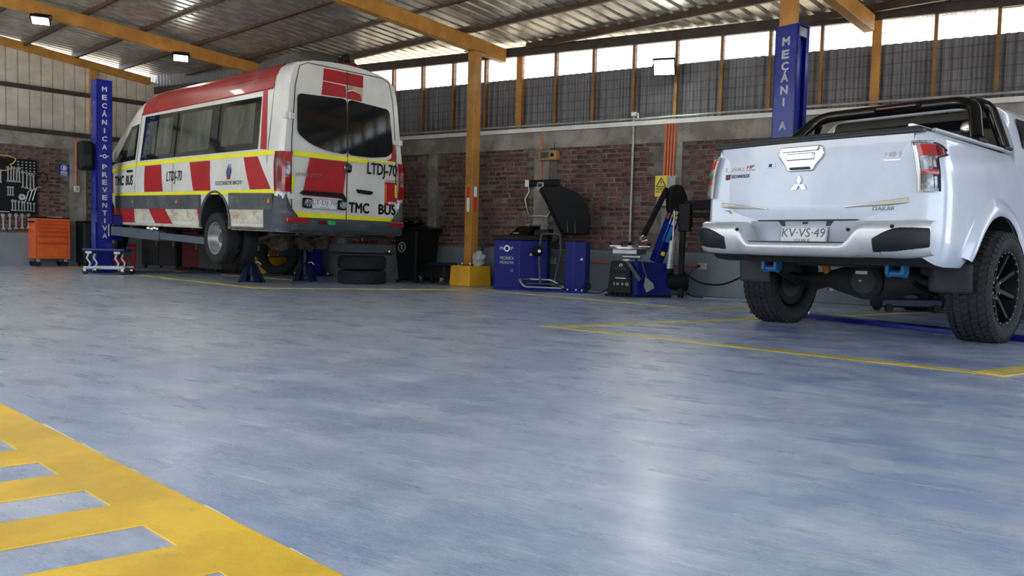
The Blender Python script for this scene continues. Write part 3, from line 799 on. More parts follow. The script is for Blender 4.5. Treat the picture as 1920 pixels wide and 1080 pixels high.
# number plate, its lamps and moulding
rpatch('plate_moulding', M['black'], [(.70,.945),(.655,.985),(.06,.985),(.0,.90),(.03,.895),(.10,.93),(.62,.935)], .03, .03)
pt = rpatch('number_plate', M['plate'], roundpoly([(.53,.895),(.135,.895),(.135,.755),(.53,.755)], .01), .012, .008)
mb = MB()
for z0, z1, l0, l1 in ((.885,.892,.14,.525), (.758,.765,.14,.525)): mb.box(-.0135, -.012, l0, l1, z0, z1)
for l0, l1 in ((.14,.147), (.518,.525)): mb.box(-.0135, -.012, l0, l1, .758, .892)
mb.build('plate_border', M['plate_ink'], pt)
R_, U_ = (0,-1,0), (0,0,1)
textmesh('LT\u00b7DJ\u00b770', 'plate_number', M['plate_ink'], pt, (-.012,.51,.80), R_, U_, .355, .075, .003)
textmesh('CHILE', 'plate_country', M['plate_ink'], pt, (-.012,.40,.769), R_, U_, .14, .02, .003)
for l in (.60, .075):
    lp = MB().box(-.055, -.005, l-.065, l+.065, .765, .895).build('work_lamp', M['black'], van, bevel=.02)
    MB().cyl((-.055,l,.83), (-.06,l,.83), .052, n=16).build('lens', M['lamp_clear'], lp)
    mb = MB()
    for k in range(6): mb.sphere((-.061, l+.03*cos(k*pi/3), .83+.03*sin(k*pi/3)), .011, n=8, m=5)
    mb.build('reflector', M['chrome'], lp, smooth=True)
# lettering on the rear
textmesh('LTDJ-70', 'fleet_number', M['ink'], van, (-.004,-.33,1.225), (0,-1,0.0), U_, .50, .21, .003, bold=.02)
tb = textmesh('TMC', 'rear_lettering', M['ink'], van, (-.004,-.045,.735), R_, U_, .33, .145, .003, bold=.035)
tb = textmesh('BUS', 'rear_lettering', M['ink'], van, (-.004,-.53,.735), R_, U_, .30, .145, .003, bold=.035)
mb = MB()
for l0 in (-.04, -.52):
    mb.hexa([(-.0045, l0, .795), (-.0045, l0-.33, .855), (-.0045, l0-.33, .865), (-.0045, l0, .805), (-.0055, l0, .795), (-.0055, l0-.33, .855), (-.0055, l0-.33, .865), (-.0055, l0, .805)])
mb.build('lettering_slash', M['van_white'], van)
textmesh('SPRINTER', 'model_script', M['chrome'], van, (-.004,.76,1.165), R_, U_, .40, .042, .004)
textmesh('516 CDI', 'small_script', M['ink'], van, (-.004,-.64,1.198), R_, U_, .19, .025, .003)
mb = MB(); mb.box(-.008,-.004,-.82,-.70,.888,.918); o4 = mb.build('small_badge', M['white'], van)
textmesh('4x4', 'badge_script', M['ink'], o4, (-.008,-.715,.891), R_, U_, .09, .023, .002)
# star badge in a ring on the door split
bd = MB(); bd.lathe([(.066,0),(.066,.01),(.056,.014),(.0,.010)], (-.004,-.02,1.325), 'x', 28)
for v in range(len(bd.v)): bd.v[v] = (-.004 - (bd.v[v][0]+.004), bd.v[v][1], bd.v[v][2])
bo = bd.build('badge', M['black_gloss'], van, smooth=True)
mb = MB(); mb.tube([(-.017, -.02+.059*cos(2*pi*k/28), 1.325+.059*sin(2*pi*k/28)) for k in range(28)], .006, 6, closed=True)
for k in range(3):
    a = pi/2 + k*2*pi/3
    mb.prism([(-.014*sin(a), .014*cos(a)), (.056*cos(a), .056*sin(a)), (.014*sin(a), -.014*cos(a))], lambda u, v, d: (-.012-d, -.02+u, 1.325+v), 0, .008)
mb.build('star', M['chrome'], bo)
mb = MB(); mb.prism(roundpoly([(-.15,1.055),(-.40,1.045),(-.42,1.02),(-.38,.995),(-.18,1.005)], .015), lambda u, v, d: (-d, u, v), 0, .035); mb.build('rear_handle', M['black'], van, bevel=.006)
# hinges
for l, z, w in ((.86,1.90,.13), (.86,.90,.17), (-.85,1.75,.11), (-.86,.86,.11)):
    mb = MB().box(-.022, .02 + (lean(z)), l-w/2, l+w/2, z-.035, z+.035)
    mb.cyl((-.022, l, z-.045), (-.022, l, z+.045), .013, n=8)
    mb.build('hinge', M['van_white'], van, bevel=.006)
# tail lamps, wrapped round the corners
def tail(s, name='tail_lamp'):
    path = [(.12,.988),(.05,.985),(.005,.96),(-.02,.91),(-.022,.83)]
    mb = MB()
    def f(u, v):
        x = u*(len(path)-1); i = min(int(x), len(path)-2); k = x-i
        t = path[i][0]*(1-k)+path[i+1][0]*k; l = path[i][1]*(1-k)+path[i+1][1]*k
        z = .955 + v*.50; b = .016*sin(pi*min(1, max(0, v*1.0)))+.008
        e = .02*(1-u)*(v-.5)
        return (t - b*.6 + e, s*(l + b*.7 - max(0, v-.75)*.06), z)
    mb.grid(f, 8, 10); o = mb.build(name, M['lamp_red'], van, smooth=True, recalc=False)
    mb = MB()
    def g(u, v):
        p = f(.74 + u*.16 + .06*sin(pi*v), .36 + v*.40); return (p[0]-.006, p[1], p[2])
    mb.grid(g, 3, 6).build('reverse_lens', M['lamp_clear'], o, smooth=True, recalc=False)
    mb = MB(); mb.grid(lambda u, v: (f(.05+u*.5, .06+v*.88)[0]-.004, f(.05+u*.5, .06+v*.88)[1]+.003*s, f(.05+u*.5, .06+v*.88)[2]), 4, 8).build('dark_lens', M['lamp_dark_red'], o, smooth=True, recalc=False)
    return o
tail(1); tail(-1)
# bumper
def bump_sec(mb, path, zlo, zhi, out):
    def f(u, v):
        x = u*(len(path)-1); i = min(int(x), len(path)-2); k = x-i
        t = path[i][0]*(1-k)+path[i+1][0]*k; l = path[i][1]*(1-k)+path[i+1][1]*k
        zz = zlo(u) + (zhi(u)-zlo(u))*v; b = out*sin(pi*v)**.6
        return (t - b*(u if u < 1 else 1), l + b*.3*(1 if l > 0 else -1)*(1-u), zz)
    mb.grid(f, 10, 8)
for s in (1, -1):
    mb = MB()
    path = [(.36,.985*s),(.12,.99*s),(.03,.97*s),(-.03,.90*s),(-.035,.83*s),(-.035,.74*s)]
    bump_sec(mb, path, lambda u: .455, lambda u: .93 if u < .62 else .93-.27*min(1, (u-.62)/.38)**.7, .045)
    mb.build('bumper_corner', M['bumper'], van, smooth=True, recalc=False)
mb = MB(); mb.prism(roundpoly([(-.085,.49),(-.10,.55),(-.10,.62),(-.03,.645),(.06,.64),(.06,.44),(-.02,.445)], .02), lambda u, v, d: (u, d, v), -.84, .84)
mb.build('bumper_step', M['bumper'], van, smooth=True)
for l0, l1 in ((.93,.62), (-.66,-.90)):
    mb = MB().box(-.115, -.06, min(l0,l1), max(l0,l1), .575, .635); mb.build('bumper_reflector', M['lamp_red'], van, bevel=.008)
mb = MB(); mb.prism(roundpoly([(.47,.565),(.36,.565),(.36,.615),(.47,.615)], .024), lambda u, v, d: (-.09-d, u, v), 0, .03); mb.build('marker_lamp', M['lamp_dark_red'], van)
mb = MB(); mb.prism(roundpoly([(.35,.562),(.23,.562),(.23,.615),(.35,.615)], .024), lambda u, v, d: (-.09-d, u, v), 0, .032); mb.build('marker_lamp', M['lamp_green'], van)
# side lettering and emblem
sr = Vector((-1,0,0))
def sfn(t0, z0, sh=0): return lambda a, b: vside(t0 - a - sh*b, z0 + b, .006)
textmesh('LTDJ-70', 'side_number', M['ink'], van, (0,0,0), sr, U_, .55, .20, .003, bold=.01, fn=sfn(3.38,1.10))
textmesh('TMC', 'side_lettering', M['ink'], van, (0,0,0), sr, U_, .44, .17, .003, bold=.03, fn=sfn(5.57,1.115))
textmesh('BUS', 'side_lettering', M['ink'], van, (0,0,0), sr, U_, .30, .17, .003, bold=.03, fn=sfn(5.03,1.115))
textmesh('SOLETANCHE BACHY', 'side_script', M['ink'], van, (0,0,0), sr, U_, .77, .055, .003, fn=sfn(1.72,1.055))
em = MB()
def spoly(mb, pts, off): mb.add([vside(t, z, off) for t, z in pts], [tuple(range(len(pts)))])
spoly(em, [(1.335+.075*cos(a), 1.235+.062*sin(a)) for a in [2*pi*k/20 for k in range(20)]], .006)
eo = em.build('emblem', pm('emblem_blue', (.02,.06,.30), .4), van, recalc=False)
em = MB()
for dx in (-.045, .0, .045):
    spoly(em, [(1.335+dx-.014, 1.19), (1.335+dx*.7-.012, 1.13), (1.335+dx*.7+.012, 1.13), (1.335+dx+.014, 1.19)], .007)
em.build('emblem_red', M['van_red'], eo, recalc=False)
em = MB()
for dx in (-.022, .022):
    spoly(em, [(1.335+dx-.006, 1.195), (1.335+dx*.6-.005, 1.32), (1.335+dx*.6+.005, 1.32), (1.335+dx+.006, 1.195)], .008)
for k in (-1, 1): spoly(em, [(1.335+k*.05, 1.29), (1.335+k*.03, 1.335), (1.335+k*.012, 1.335), (1.335+k*.03, 1.29)], .007)
em.build('emblem_light', M['lamp_clear'], eo, recalc=False)
# roof unit and aerial
def acp(u, v):
    t = .28 + 1.35*u; l = -.56 + 1.12*v
    e = min(1, min(u, 1-u)/.16)*min(1, min(v, 1-v)/.14); e = sin(pi/2*max(0, e))
    return (t, l, 2.655 + .03*(1-(l/.6)**2) + .19*e)
mb = MB(); mb.grid(acp, 14, 12); mb.build('roof_unit', M['ac'], van, smooth=True, recalc=False)
MB().bar((.14,.12,2.70), (.14,-.22,2.70), .09, .05).build('roof_lamp', M['lamp_dark_red'], van, bevel=.012)
mb = MB().bar((.20,-.06,2.66), (.20,-.06,2.80), .10, .14); mb.sphere((.16,-.06,2.79), .06); mb.build('reversing_camera', M['black'], van, bevel=.01)
# underside: axle, springs, exhaust
ax = MB(); ax.cyl((1.74,.9,.32), (1.74,-.74,.32), .065, n=14)
ax.sphere((1.70,0,.31), .15, .23, .155, 16, 10)
ax.cyl((1.60,-.66,.32), (1.88,-.66,.32), .13, n=18); ax.cyl((1.74,-.70,.32), (1.74,-.77,.32), .12, n=18); ax.cyl((1.74,-.77,.32), (1.74,-.86,.325), .035, n=10)
ax.tube([(1.52,.62,.40),(1.50,.45,.33),(1.48,.2,.40),(1.48,-.12,.42),(1.50,-.38,.34),(1.52,-.6,.42)], .022, 8)
for l in (.47,-.40):
    ax.box(1.60,1.80,l-.05,l+.05,.20,.42); ax.bar((.75,l,.46), (1.74,l,.26), .07, .03); ax.bar((1.74,l,.26), (2.6,l,.46), .07, .03)
    ax.bar((1.50,l,.24),(1.50,l,.16),.06,.05)
ax.build('rear_axle', M['rusty'], van, smooth=True)
un = MB(); un.box(.15,6.2,-.42,-.34,.40,.50); un.box(.15,6.2,.34,.42,.40,.50)
for t in (.3,2.6,3.6,4.8): un.box(t,t+.08,-.9,.9,.42,.49)
un.box(2.4,3.5,-.35,.1,.28,.44); un.box(.9,5.0,-.86,.86,.452,.47)
un.build('chassis', M['under'], van)
mb = MB(); mb.tube([(.12,.62,.50),(.10,.58,.44),(.10,.20,.43),(.10,.05,.47),(.10,-.40,.47),(.12,-.62,.50)], .012, 6); mb.tube([(.3,.30,.49),(.12,.26,.43),(.12,-.30,.43),(.3,-.36,.49)], .012, 6)
mb.tube([(.16,.64,.53),(.14,.63,.42)], .022, 8); mb.build('tow_frame', M['rusty'], van)
MB().cyl((.2,-.42,.47),(.2,-.42,.36),.012,n=6).build('tow_pin', M['red'], van)
# wheels
def van_wheel(t, l, s, steer=0, deep=True):
    w = bpy.data.objects.new('wheel', None); COL.objects.link(w); w.parent = van; w.location = (t, l, .32); w.rotation_euler = (0, .3, 0 if s > 0 else pi)
    tyre('tyre', w, 'van', .365, .098, .218)
    mb = MB(); mb.lathe([(.226,.092),(.214,.090),(.206,.06),(.19,-.02),(.175,-.045),(.06,-.055),(.06,-.02),(.04,-.015),(.0,-.015)] if deep else [(.226,.085),(.21,.08),(.19,.03),(.06,.02),(.06,.05),(0,.05)], axis='y', n=36)
    r_ = mb.build('rim', M['rim'], w, smooth=True, recalc=False)
    mb = MB()
    for k in range(6):
        a = 2*pi*k/6; mb.cyl((.09*cos(a),-.052,.09*sin(a)), (.09*cos(a),-.025,.09*sin(a)), .012, n=6)
    mb.build('wheel_nut', M['steel'], r_)
    mb = MB()
    for k in range(8):
        a = 2*pi*k/8; mb.cyl((.135*cos(a),-.045,.135*sin(a)), (.135*cos(a),-.050,.135*sin(a)), .022, n=10)
    mb.build('rim_hole', M['black'], r_)
    return w
van_wheel(1.74, .885, 1); van_wheel(1.74, .60, 1)
van_wheel(5.95, .82, 1, deep=False); van_wheel(5.95, -.82, -1, deep=False)
# ---------------------------------------------------------------- pickup
M['truck_white'] = pm('pearl_white_sky_tinted', (0.60, 0.655, 0.76), 0.25, var=0.02, coat=.7, rvar=.04)  # bluish sky light is tinted into the white
M['silver_bumper'] = pm('silver_bumper_paint', (0.60, 0.61, 0.62), 0.3, .35, var=.05, coat=.4)
M['bumper_black'] = pm('dark_bumper_insert', (0.018, 0.019, 0.023), 0.5, var=.1, spec=.25)
M['tonneau'] = pm('black_bed_cover', (0.022, 0.024, 0.024), 0.5, var=.15, scale=20)
M['flap'] = pm('mud_flap_rubber', (0.03, 0.034, 0.042), 0.6, var=.15, dirt=((.20,.18,.15), 3, .55, .8))
M['blue_part'] = pm('bright_blue_bracket', (0.015, 0.20, 0.50), 0.4)
M['shock'] = pm('orange_shock_absorber', (0.75, 0.28, 0.03), 0.4)
M['black_chrome'] = pm('black_chrome_tube', (0.05, 0.048, 0.045), 0.12, .8, var=.1, rvar=.04)
M['axle_black'] = pm('oily_black_axle', (0.03, 0.03, 0.032), 0.6, var=.2, scale=9)
M['rim_black'] = pm('black_wheel', (0.006, 0.006, 0.007), 0.5, var=.1, spec=.15)

truck = thing('pickup', 'white pickup truck with black roll bar and chunky tyres parked by the rear brick wall', 'pickup', (-1.1699, 6.0262, 0.25), 0)
truck.rotation_euler = (0, 0.014, -0.3158 + pi/2)
WT = [(.30,.85),(.36,.885),(.46,.90),(.60,.905),(.80,.905),(.92,.895),(1.02,.875),(1.10,.85),(1.16,.825),(1.195,.80),(1.20,.77)]
TT = [(0,.90),(.015,.925),(.05,.96),(.10,.985),(.16,1.0),(3.9,1.0),(4.6,.95),(4.95,.85),(5.1,.72)]
ZB = [(0,.38),(.13,.315),(.3,.30),(5.1,.30)]
ZTT = [(0,1.20),(3.55,1.20),(3.8,1.14),(4.6,1.04),(4.9,.95),(5.1,.80)]
def tsec(t, z):
    zb, zt = interp(ZB, t), interp(ZTT, t)
    return zb + (z - .30) * (zt - zb) / (1.20 - .30)
st = [0,.015,.05,.10,.16,.3,.5,.8,1.15,1.5,1.8,2.2,2.6,3.0,3.55,3.8,4.1,4.4,4.6,4.8,4.95,5.1]
ring = []
for t in st:
    row = [(t, w*interp(TT, t), tsec(t, z)) for z, w in WT]
    ring.append(row + [(p[0], -p[1], p[2]) for p in row[::-1]])
mb = MB(); n = len(ring[0]); mb.v = [p for r_ in ring for p in r_]
for i in range(len(ring)-1):
    for k in range(n):
        k2 = (k+1) % n
        mb.f.append((i*n+k, (i+1)*n+k, (i+1)*n+k2, i*n+k2)); mb.mi.append(0)
mb.f.append(tuple(range(n))); mb.f.append(tuple(range((len(ring)-1)*n, len(ring)*n))[::-1]); mb.mi += [0, 0]
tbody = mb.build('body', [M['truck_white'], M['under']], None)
cut = MB()
TARC = [(1.11, .53, .17), (4.17, .50, .17)]
for t, r_, zc in TARC:
    for s in (1, -1):
        cut.prism([(t + r_*cos(a), zc + r_*sin(a)) for a in [pi*(k/24*1.1-.05) for k in range(25)]] + [(t - r_*1.02, -.1), (t + r_*1.02, -.1)], lambda u, v, d: (u, d, v), s*.42, s*1.2)
boolean_cut(tbody, cut.build('cutter', M['under'], None))
tbody.name = 'body'; tbody.data.name = 'body'
if len(tbody.data.materials) < 2: tbody.data.materials.append(M['under'])
for p in tbody.data.polygons:
    c = p.center
    for t, r_, zc in TARC:
        if hypot(c.x - t, c.z - zc) < r_ + .02 and abs(c.y) < .86: p.material_index = 1
    if p.normal.z < -.7 and c.z < .45: p.material_index = 1
    p.use_smooth = True
tbody.data.set_sharp_from_angle(angle=radians(30)); tbody.parent = truck
def tside(t, z, off=0, s=-1):
    return Vector((t, s*(interp(WT, z)*interp(TT, t) + off), z))
# arch flares
for t, r_, zc in TARC:
    for s in (-1, 1):
        def ff(u, v):
            a = (pi - .32) - (pi - .64)*u
            rad = r_ - .01 + .135*v
            z = zc + rad*sin(a); w = interp(WT, max(.3, min(1.15, z)))
            l = (w + .055)*(1-v) + (w - .004)*v + .012*sin(pi*v)
            if v < .02: l = w + .03
            return (t + rad*cos(a), s*l, z)
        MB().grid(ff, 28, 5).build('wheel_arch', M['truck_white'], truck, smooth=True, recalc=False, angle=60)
# tailgate
TGT, TGB = 1.175, .615
def tg(l, z, off=0.0):
    return Vector((-.028 + .035*(l/.74)**2 - .012*max(0, (z-1.08)/.1) + .02*max(0, (.70-z)/.1) - off, l, z))
def tgp(poly, name, mat, off=.004, th=.006, parent=truck, bevel=0):
    return MB().prism(poly, lambda u, v, d: tg(u, v, d), off - th, off).build(name, mat, parent, bevel=bevel)
def gfn(u, v):
    hw = .712 + .026*v; z = TGB + (TGT-TGB)*v
    return tg(hw*(1-2*u), z, 0)
tgm = MB(); tgm.grid(gfn, 16, 14)
ed = MB()
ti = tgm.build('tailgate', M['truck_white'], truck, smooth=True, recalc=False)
mb = MB()
e = [(gfn(0, k/8)) for k in range(9)]
for u in (0, 1): mb.tube([gfn(u, k/8) + Vector((.006, 0, 0)) for k in range(9)], .007, 5)
mb.tube([gfn(k/8, 0) + Vector((.008, 0, -.004)) for k in range(9)], .009, 5)
mb.build('tailgate_gap', M['ink'], ti)
# top lip of the tailgate
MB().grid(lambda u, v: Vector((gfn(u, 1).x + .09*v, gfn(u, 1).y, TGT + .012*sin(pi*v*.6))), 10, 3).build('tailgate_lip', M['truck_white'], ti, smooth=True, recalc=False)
# chrome handle bezel
hb = tgp(roundpoly([(.205,1.145),(-.125,1.145),(-.145,1.075),(-.075,1.0),(-.06,.965),(.135,.965),(.155,1.0),(.225,1.085)], .03), 'handle_bezel', M['chrome'], .018, .02, truck, bevel=.006)
MB().prism(roundpoly([(.19,1.14),(-.11,1.14),(-.10,1.105),(.18,1.105)], .012), lambda u, v, d: tg(u, v, d), .016, .034).build('bezel_bar', M['chrome'], hb, bevel=.005)
MB().prism(roundpoly([(.15,1.095),(-.07,1.095),(-.07,1.045),(.15,1.045)], .012), lambda u, v, d: tg(u, v, d), .016, .03).build('handle_lever', M['chrome'], hb, bevel=.006)
MB().prism(roundpoly([(.135,1.03),(-.055,1.03),(-.055,.985),(.135,.985)], .012), lambda u, v, d: tg(u, v, d), .010, .021).build('handle_recess', M['steel'], hb)
MB().prism(roundpoly([(.12,.995),(-.04,.995),(-.04,.975),(.12,.975)], .008), lambda u, v, d: tg(u, v, d), .018, .026).build('camera_slot', M['ink'], hb)
ls = tgp(roundpoly([(.335,1.045),(.255,1.045),(.245,1.005),(.345,1.005)], .012), 'lock_plate', M['truck_white'], .006, .008)
MB().prism([(.303,1.035),(.278,1.035),(.28,1.012),(.305,1.012)], lambda u, v, d: tg(u, v, d), .005, .009).build('lock_hole', M['ink'], ls)
# three-lozenge emblem
def loz(c, a, r0, r1):
    u_ = Vector((cos(a), sin(a))); w_ = Vector((-sin(a), cos(a)))
    p = [Vector(c) + u_*.0, Vector(c) + u_*(r0*.5) + w_*r1, Vector(c) + u_*r0, Vector(c) + u_*(r0*.5) - w_*r1]
    return [tuple(q) for q in p]
mb = MB()
for a in (pi/2, pi/2 + 2*pi/3, pi/2 - 2*pi/3):
    poly = loz((.045, .868), a, .068, .0196)
    mb.prism([(x, z) for x, z in poly], lambda u, v, d: tg(u, v, d), .003, .012)
stuff(mb.build('emblem', M['chrome'], ti))
# chrome strips and lettering
for s in (1, -1):
    tgp([(s*.725,.755),(s*.725,.718),(s*.60,.703),(s*.30,.695),(s*.30,.705),(s*.55,.735)], 'chrome_strip', M['chrome'], .012, .014, truck, bevel=.003)
def tfn(l0, z0, off=.004): return lambda a, b: tg(l0 - a, z0 + b, off)
TR_ = (0,-1,0)
textmesh('L200', 'model_lettering', M['chrome'], ti, (0,0,0), TR_, U_, .17, .035, .003, fn=tfn(.70,.995), bold=.01)
textmesh('HP', 'trim_lettering', M['lamp_orange'], ti, (0,0,0), TR_, U_, .07, .026, .003, fn=tfn(.505,1.012), bold=.01, shear=.2)
tgp([(.505,1.004),(.425,1.004),(.43,.998),(.51,.998)], 'lettering_bar', M['lamp_orange'], .004, .004)
tgp([(.70,.975),(.655,.978),(.66,.935),(.70,.932)], 'lettering_mark', M['lamp_dark_red'], .004, .004)
textmesh('TECHNOLEX', 'sticker_lettering', M['ink'], ti, (0,0,0), TR_, U_, .18, .026, .003, fn=tfn(.65,.945), bold=.015, shear=.2)
textmesh('DiD', 'engine_lettering', M['steel'], ti, (0,0,0), TR_, U_, .105, .034, .003, fn=tfn(-.555,1.03), bold=.015)
tgp([(-.55,1.013),(-.66,1.013),(-.66,1.004),(-.55,1.004)], 'lettering_bar', M['steel'], .004, .004)
textmesh('DAKAR', 'edition_lettering', M['steel'], ti, (0,0,0), TR_, U_, .145, .024, .003, fn=tfn(-.49,.672), bold=.015, shear=.2)
stk = tgp([(.70,.695),(.615,.695),(.625,.668),(.70,.668)], 'sticker', M['white'], .003, .003)
tgp([(.70,.680),(.623,.680),(.63,.665),(.70,.665)], 'sticker_band', M['lamp_orange'], .0045, .002, stk)
textmesh('DOBLE', 'sticker_word', M['ink'], stk, (0,0,0), TR_, U_, .06, .010, .003, fn=tfn(.695,.683,.005), bold=.01)
# tail lamps wrapped onto the bedsides
def tlamp(s):
    def prof(t0, l):   # around the corner
        return None
    path = [(.20,.868),(.13,.873),(.06,.862),(.015,.838),(-.012,.80),(-.018,.755)]
    def f(u, v, off=0.0):
        x = u*(len(path)-1); i = min(int(x), len(path)-2); k = x-i
        t = path[i][0]*(1-k)+path[i+1][0]*k; l = path[i][1]*(1-k)+path[i+1][1]*k
        z = .79 + v*.325
        l2 = l + (interp(WT, z) - .875)*.9 + .012
        return Vector((t - .012 - off*u, s*(l2 + off*(1-u)), z))
    def horn(u, v, off=0.0):      # the pointed upper part running along the bedside
        k = 1 - u
        return f(.42*u, (.68 + .10*k) + (.30 - .22*k**1.3)*v, off)
    mb = MB(); mb.grid(lambda u, v: f(.42 + u*.58, v), 8, 14); mb.grid(lambda u, v: horn(u, v), 8, 6)
    root = mb.build('tail_lamp', M['lamp_clear'], truck, smooth=True, recalc=False)
    def sub(name, mat, u0, u1, v0, v1, off):
        MB().grid(lambda u, v: f(u0 + (u1-u0)*u, v0 + (v1-v0)*v, off), 6, 5).build(name, mat, root, smooth=True, recalc=False)
    mb = MB(); mb.grid(lambda u, v: f(.42 + .51*u, .72 + .23*v, .006), 6, 5)
    mb.build('red_lens', M['lamp_red'], root, smooth=True, recalc=False)
    MB().grid(lambda u, v: horn(.12 + .88*u, .12 + .72*v, .006), 6, 5).build('side_lens', M['lamp_dark_red'], root, smooth=True, recalc=False)
    for v_ in (0, 1):
        mb = MB(); mb.tube([horn(k/6, v_, .006) for k in range(7)], .006, 5); mb.build('lamp_rim', M['bumper_black'], root)
    mb = MB(); mb.tube([f(.42, .68*k/6, .004) for k in range(7)], .006, 5); mb.build('lamp_rim', M['bumper_black'], root)
    sub('red_band', M['lamp_red'], .44, .93, .34, .44, .006)
    sub('upper_lens', M['lamp_clear'], .50, .90, .48, .68, .005)
    sub('lower_lens', M['lamp_clear'], .50, .90, .06, .30, .005)
    sub('smoked_lens', M['bumper_black'], .43, .60, .06, .66, .004)
    sub('chrome_frame', M['chrome'], .93, 1.0, .0, .92, .008)
    mb = MB(); mb.tube([f(1, k/6, .008) for k in range(7)] + [f(1-k/6*.58, 1, .008) for k in range(7)], .006, 6); mb.build('chrome_edge', M['chrome'], root, smooth=True)
    return root
tlamp(1); tlamp(-1)
# bumper: one continuous section swept across, step in the middle
W_ = [(.05,.600),(-.02,.602),(-.12,.595),(-.165,.572),(-.175,.53),(-.165,.45),(-.14,.39),(-.10,.355),(.02,.35)]
S_ = [(.05,.455),(-.02,.452),(-.10,.446),(-.165,.440),(-.180,.428),(-.182,.405),(-.16,.365),(-.12,.348),(.02,.345)]
def bsec(l):
    a = abs(l); k = min(1, max(0, (a-.36)/.12)); k = k*k*(3-2*k)
    out = []
    for (t0, z0), (t1, z1) in zip(S_, W_):
        t = t0*(1-k)+t1*k; z = z0*(1-k)+z1*k
        e = max(0, (a-.72)/.21); e = min(1, e)
        t = t*(1-.95*e**2.2) + .10*e**3
        z = z + (.49-z)*.22*e**3 + .015*e
        out.append((t, l*(1-.0*e), z))
    return out
ls_ = [-.885+1.795*k/60 for k in range(61)]
bp = MB(); secs = [bsec(l) for l in ls_]; m_ = len(W_)
bp.v = [p for s in secs for p in s]
for i in range(60):
    for k in range(m_-1):
        bp.f.append((i*m_+k, (i+1)*m_+k, (i+1)*m_+k+1, i*m_+k+1)); bp.mi.append(0)
bump = bp.build('bumper', M['silver_bumper'], truck, smooth=True, recalc=False, angle=60)
def bpt(l, z, off=.004):
    s = bsec(l)
    best = None
    for (t0, _, z0), (t1, _, z1) in zip(s[2:], s[3:]):
        if z1 <= z <= z0:
            k = (z - z0)/(z1 - z0) if z1 != z0 else 0; best = t0 + (t1-t0)*k
    if best is None: best = s[6][0]
    e = max(0, (abs(l)-.72)/.21)
    return Vector((best - off*(1-.8*min(1,e)), l + off*min(1,e)*(1 if l > 0 else -1), z))
for s in (1, -1):
    def cf(u, v):
        l = s*(.57 + (.335 if s > 0 else .31)*u); zt = .475 + .075*sin(pi*.5*min(1, u*1.6)); zb = .385 + .04*u*u
        return bpt(l, zb + (zt-zb)*v, .012*min(1, 6*v, 6*(1-v), 6*u + .2))
    MB().grid(cf, 12, 8).build('corner_insert', M['bumper_black'], bump, smooth=True, recalc=False)
for l, z in ((.80,.565),(.46,.535),(-.40,.535),(-.70,.555)):
    p = bpt(l, z, 0); MB().cyl((p.x+.004, p.y, p.z), (p.x-.006, p.y, p.z), .013, n=12).build('parking_sensor', M['black'], bump)
MB().box(.0,.02,-.44,.45,.43,.61).build('plate_recess', M['truck_white'], bump)
MB().box(-.15,-.02,-.36,.40,.444,.452).build('step_tread', M['bumper'], bump, bevel=.003)
mb = MB().hexa([(-.004,.215,.605),(-.004,.165,.605),(-.004,.16,.568),(-.004,.185,.568),(.003,.215,.605),(.003,.165,.605),(.003,.16,.568),(.003,.185,.568)]); mb.build('plate_light', M['ink'], bump)
mb = MB().hexa([(-.004,-.165,.605),(-.004,-.215,.605),(-.004,-.19,.568),(-.004,-.16,.568),(.003,-.165,.605),(.003,-.215,.605),(.003,-.19,.568),(.003,-.16,.568)]); mb.build('plate_light', M['ink'], bump)
MB().box(-.006,.002,-.02,.02,.582,.598).build('lock_hole', M['ink'], bump)
np_ = MB().hexa([(-.038,.185,.445),(-.038,-.185,.445),(-.032,-.185,.445),(-.032,.185,.445),(-.012,.185,.565),(-.012,-.185,.565),(-.006,-.185,.565),(-.006,.185,.565)]).build('number_plate', M['plate'], truck, bevel=.002)
pu = Vector((.026,0,.12)).normalized(); pr_ = Vector((0,-1,0)); po = Vector((-.0375,.165,.482)) + pu*.0
nrm = pr_.cross(pu)
textmesh('KV\u00b7VS\u00b749', 'plate_number', M['plate_ink'], np_, Vector((-.0375,.168,.445)) + pu*.042, pr_, pu, .335, .066, .003, bold=-.005)
textmesh('CHILE', 'plate_country', M['plate_ink'], np_, Vector((-.0375,.06,.445)) + pu*.010, pr_, pu, .12, .018, .003)
mb = MB()
for z0, z1 in ((.003,.006), (.116,.119)): mb.bar(Vector((-.0395,.182,.445)) + pu*z0, Vector((-.0395,-.182,.445)) + pu*z0, .002, .003)
for l in (.18, -.18): mb.bar(Vector((-.0395,l,.445)) + pu*.004, Vector((-.0395,l,.445)) + pu*.118, .002, .003, (0,1,0))
mb.build('plate_border', M['plate_ink'], np_)
# bed cover, rails
mb = MB().hexa([(-.01,.785,1.19),(-.01,-.785,1.185),(1.5,-.80,1.205),(1.5,.80,1.205),(-.005,.77,1.238),(-.005,-.77,1.225),(1.5,-.78,1.24),(1.5,.78,1.24)])
tc_ = mb.build('bed_cover', M['tonneau'], truck, bevel=.012)
MB().box(-.03,.03,-.80,.795,1.178,1.205).build('cover_seal', M['ink'], tc_, bevel=.006)
MB().bar((.02,-.70,1.235), (1.0,-.70,1.25), .03, .018).build('cover_bow', M['steel'], tc_)
for s in (1, -1):
    mb = MB(); mb.bar((.10,s*.815,1.205), (1.52,s*.82,1.215), .035, .022); mb.build('bed_rail', M['alu'], truck, bevel=.006)
